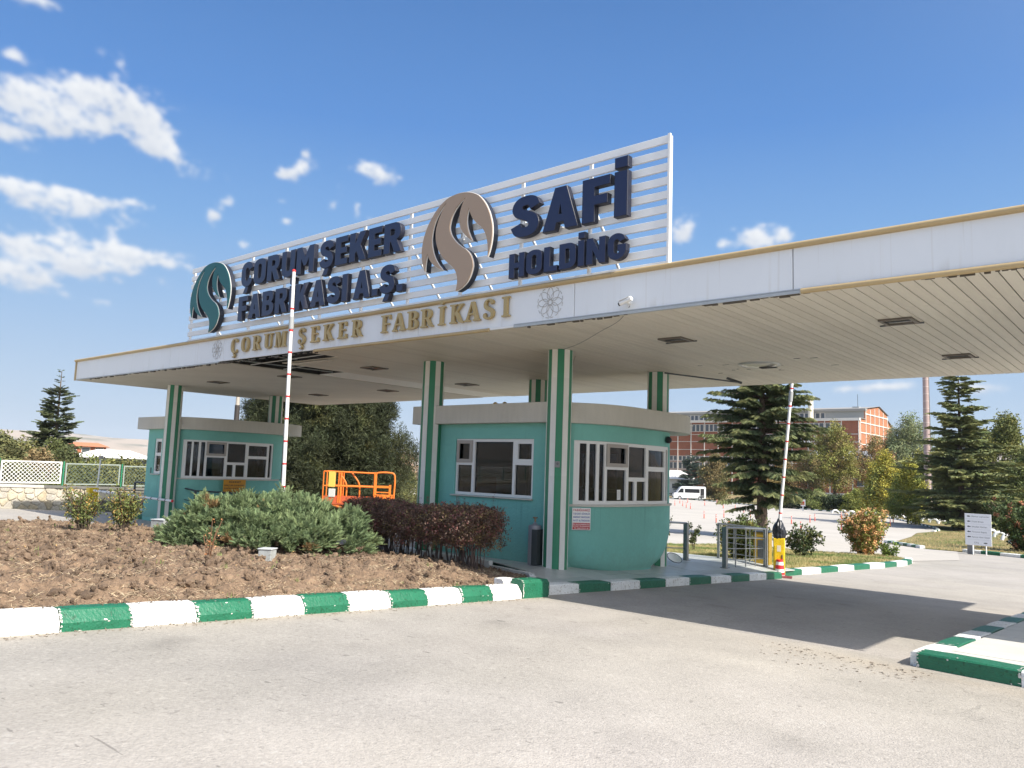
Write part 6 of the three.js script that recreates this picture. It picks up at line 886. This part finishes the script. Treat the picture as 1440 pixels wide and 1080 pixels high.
// ---------------------------------------------------------------- van
{
  const x = -67.2, z = -134.5, t = thing('parked_minibus', 'white minibus with dark side windows parked beyond the yard', 'minibus', [x, ground(z), z], 38 * RAD), S = new THREE.Shape(), Lh = 3.15;
  S.moveTo(-Lh, .38); S.lineTo(-Lh - .02, 1.0); S.quadraticCurveTo(-Lh, 1.2, -Lh + .55, 1.32); S.lineTo(-Lh + 1.25, 2.3); S.quadraticCurveTo(-Lh + 1.45, 2.58, -Lh + 1.9, 2.62); S.lineTo(Lh - .2, 2.66); S.quadraticCurveTo(Lh, 2.62, Lh, 2.3); S.lineTo(Lh, .38);
  for (const cx of [2.0, -2.0]) { S.lineTo(cx + .42, .38); S.absarc(cx, .36, .42, .05, Math.PI - .05, false); } S.closePath();
  part('body', metreUV(new THREE.ExtrudeGeometry(S, { depth: 1.86, bevelEnabled: true, bevelSize: .05, bevelThickness: .06, bevelSegments: 3, curveSegments: 10 }).translate(0, 0, -.93)), new THREE.MeshPhysicalMaterial({ color: col(.78, .79, .80), roughness: .3, clearcoat: .6 }), t);
  const gl = std([.02, .022, .026], .1); for (const s of [-1, 1]) { const zz = s * .992; part('side_window', box(-1.0, 1.95, 1.42, 2.2, zz - .01, zz + .01), gl, t); const q = new Tris(); q.quad(V(-2.35, 1.4, zz + s * .01), V(-1.25, 1.4, zz + s * .01), V(-1.25, 2.22, zz + s * .01), V(-1.82, 2.22, zz + s * .01)); part('front_side_window', q.build(), gl, t); part('door_seam', [box(-1.13, -1.11, .5, 2.4, zz, zz + s * .012), box(.1, .12, .5, 2.4, zz, zz + s * .012)], M.black, t); part('trim', box(-2.9, 3.0, .82, .9, zz - .005, zz + s * .016), std([.4, .4, .4], .6), t); }
  part('open_doorway', box(2.1, 2.85, .5, 2.3, .985, .995), M.black, t);
  part('windscreen', [box(-.02, .0, 0, 1.0, -.85, .85)].map(g => g.rotateZ(-.62).translate(-2.52, 1.42, 0)), gl, t);
  for (const cx of [-2.0, 2.0]) for (const s of [-1, 1]) { const w = new THREE.Group(); w.name = 'wheel'; w.position.set(cx, .36, s * .84); t.add(w); part('tyre', rod(V(0, 0, -.11), V(0, 0, .11), .36, .36, 22), M.black, w); part('rim', rod(V(0, 0, -.12), V(0, 0, .12), .22, .22, 16), std([.6, .6, .62], .35, { metalness: .5 }), w); }
  for (const s of [-1, 1]) part('headlight', rbox(-3.24, -3.14, .86, 1.06, s * .66 - .2, s * .66 + .2, .03), std([.85, .85, .82], .15), t); part('bumper', rbox(-3.26, -3.0, .4, .66, -.95, .95, .05), std([.2, .2, .2], .7), t); part('mirror', [rbox(-2.2, -2.08, 1.5, 1.8, 1.04, 1.22, .02), rbox(-2.2, -2.08, 1.5, 1.8, -1.22, -1.04, .02)], M.black, t);
}
{ const [x, z] = dist(1131, 118), t = thing('marker_post', 'short white and red marker standing in front of the far hedge', 'post', [x, ground(z), z]); part('post', box(-.06, .06, 0, .8, -.06, .06), M.white, t); part('plate', rbox(-.35, .35, .7, 1.7, -.05, .05, .02), M.white, t); part('red_field', box(-.24, .24, .9, 1.4, .051, .062), M.red, t); }

// dark crumbs and dry leaves swept against the right-hand island
{ const r = mul32(95), list = [], cl = [], flake = leafClump(96, 3, .05, .02, .7); for (let i = 0; i < 130; i++) { const f = r() * r(), x = 6.9 + 1.9 * (r() - .62), z = .62 + .16 * (x - 7.4) + f * 1.5; list.push(MX(x, ground(z) + .005, z, .35 + .5 * r(), r() * 6, 0, 0, .15)); const b = .5 + r(); cl.push(col(.22 * b, .18 * b, .14 * b)); } for (let i = 0; i < 160; i++) { const x = 1.62 + .16 * r(), z = -.2 + 9 * r(); list.push(MX(x, ground(z) + .004, z, .3 + .4 * r(), r() * 6, 0, 0, .15)); const b = .6 + r(); cl.push(col(.24 * b, .19 * b, .14 * b)); } tag(instanced('dry_litter', flake, std([1, 1, 1], 1), list, scene, cl), 'dark crumbs and dry leaves lying on the asphalt by the kerbs', null, null, 'stuff'); }

scene.traverse(o => { if (o.isMesh) o.castShadow = o.receiveShadow = true; });
renderer.render(scene, camera);
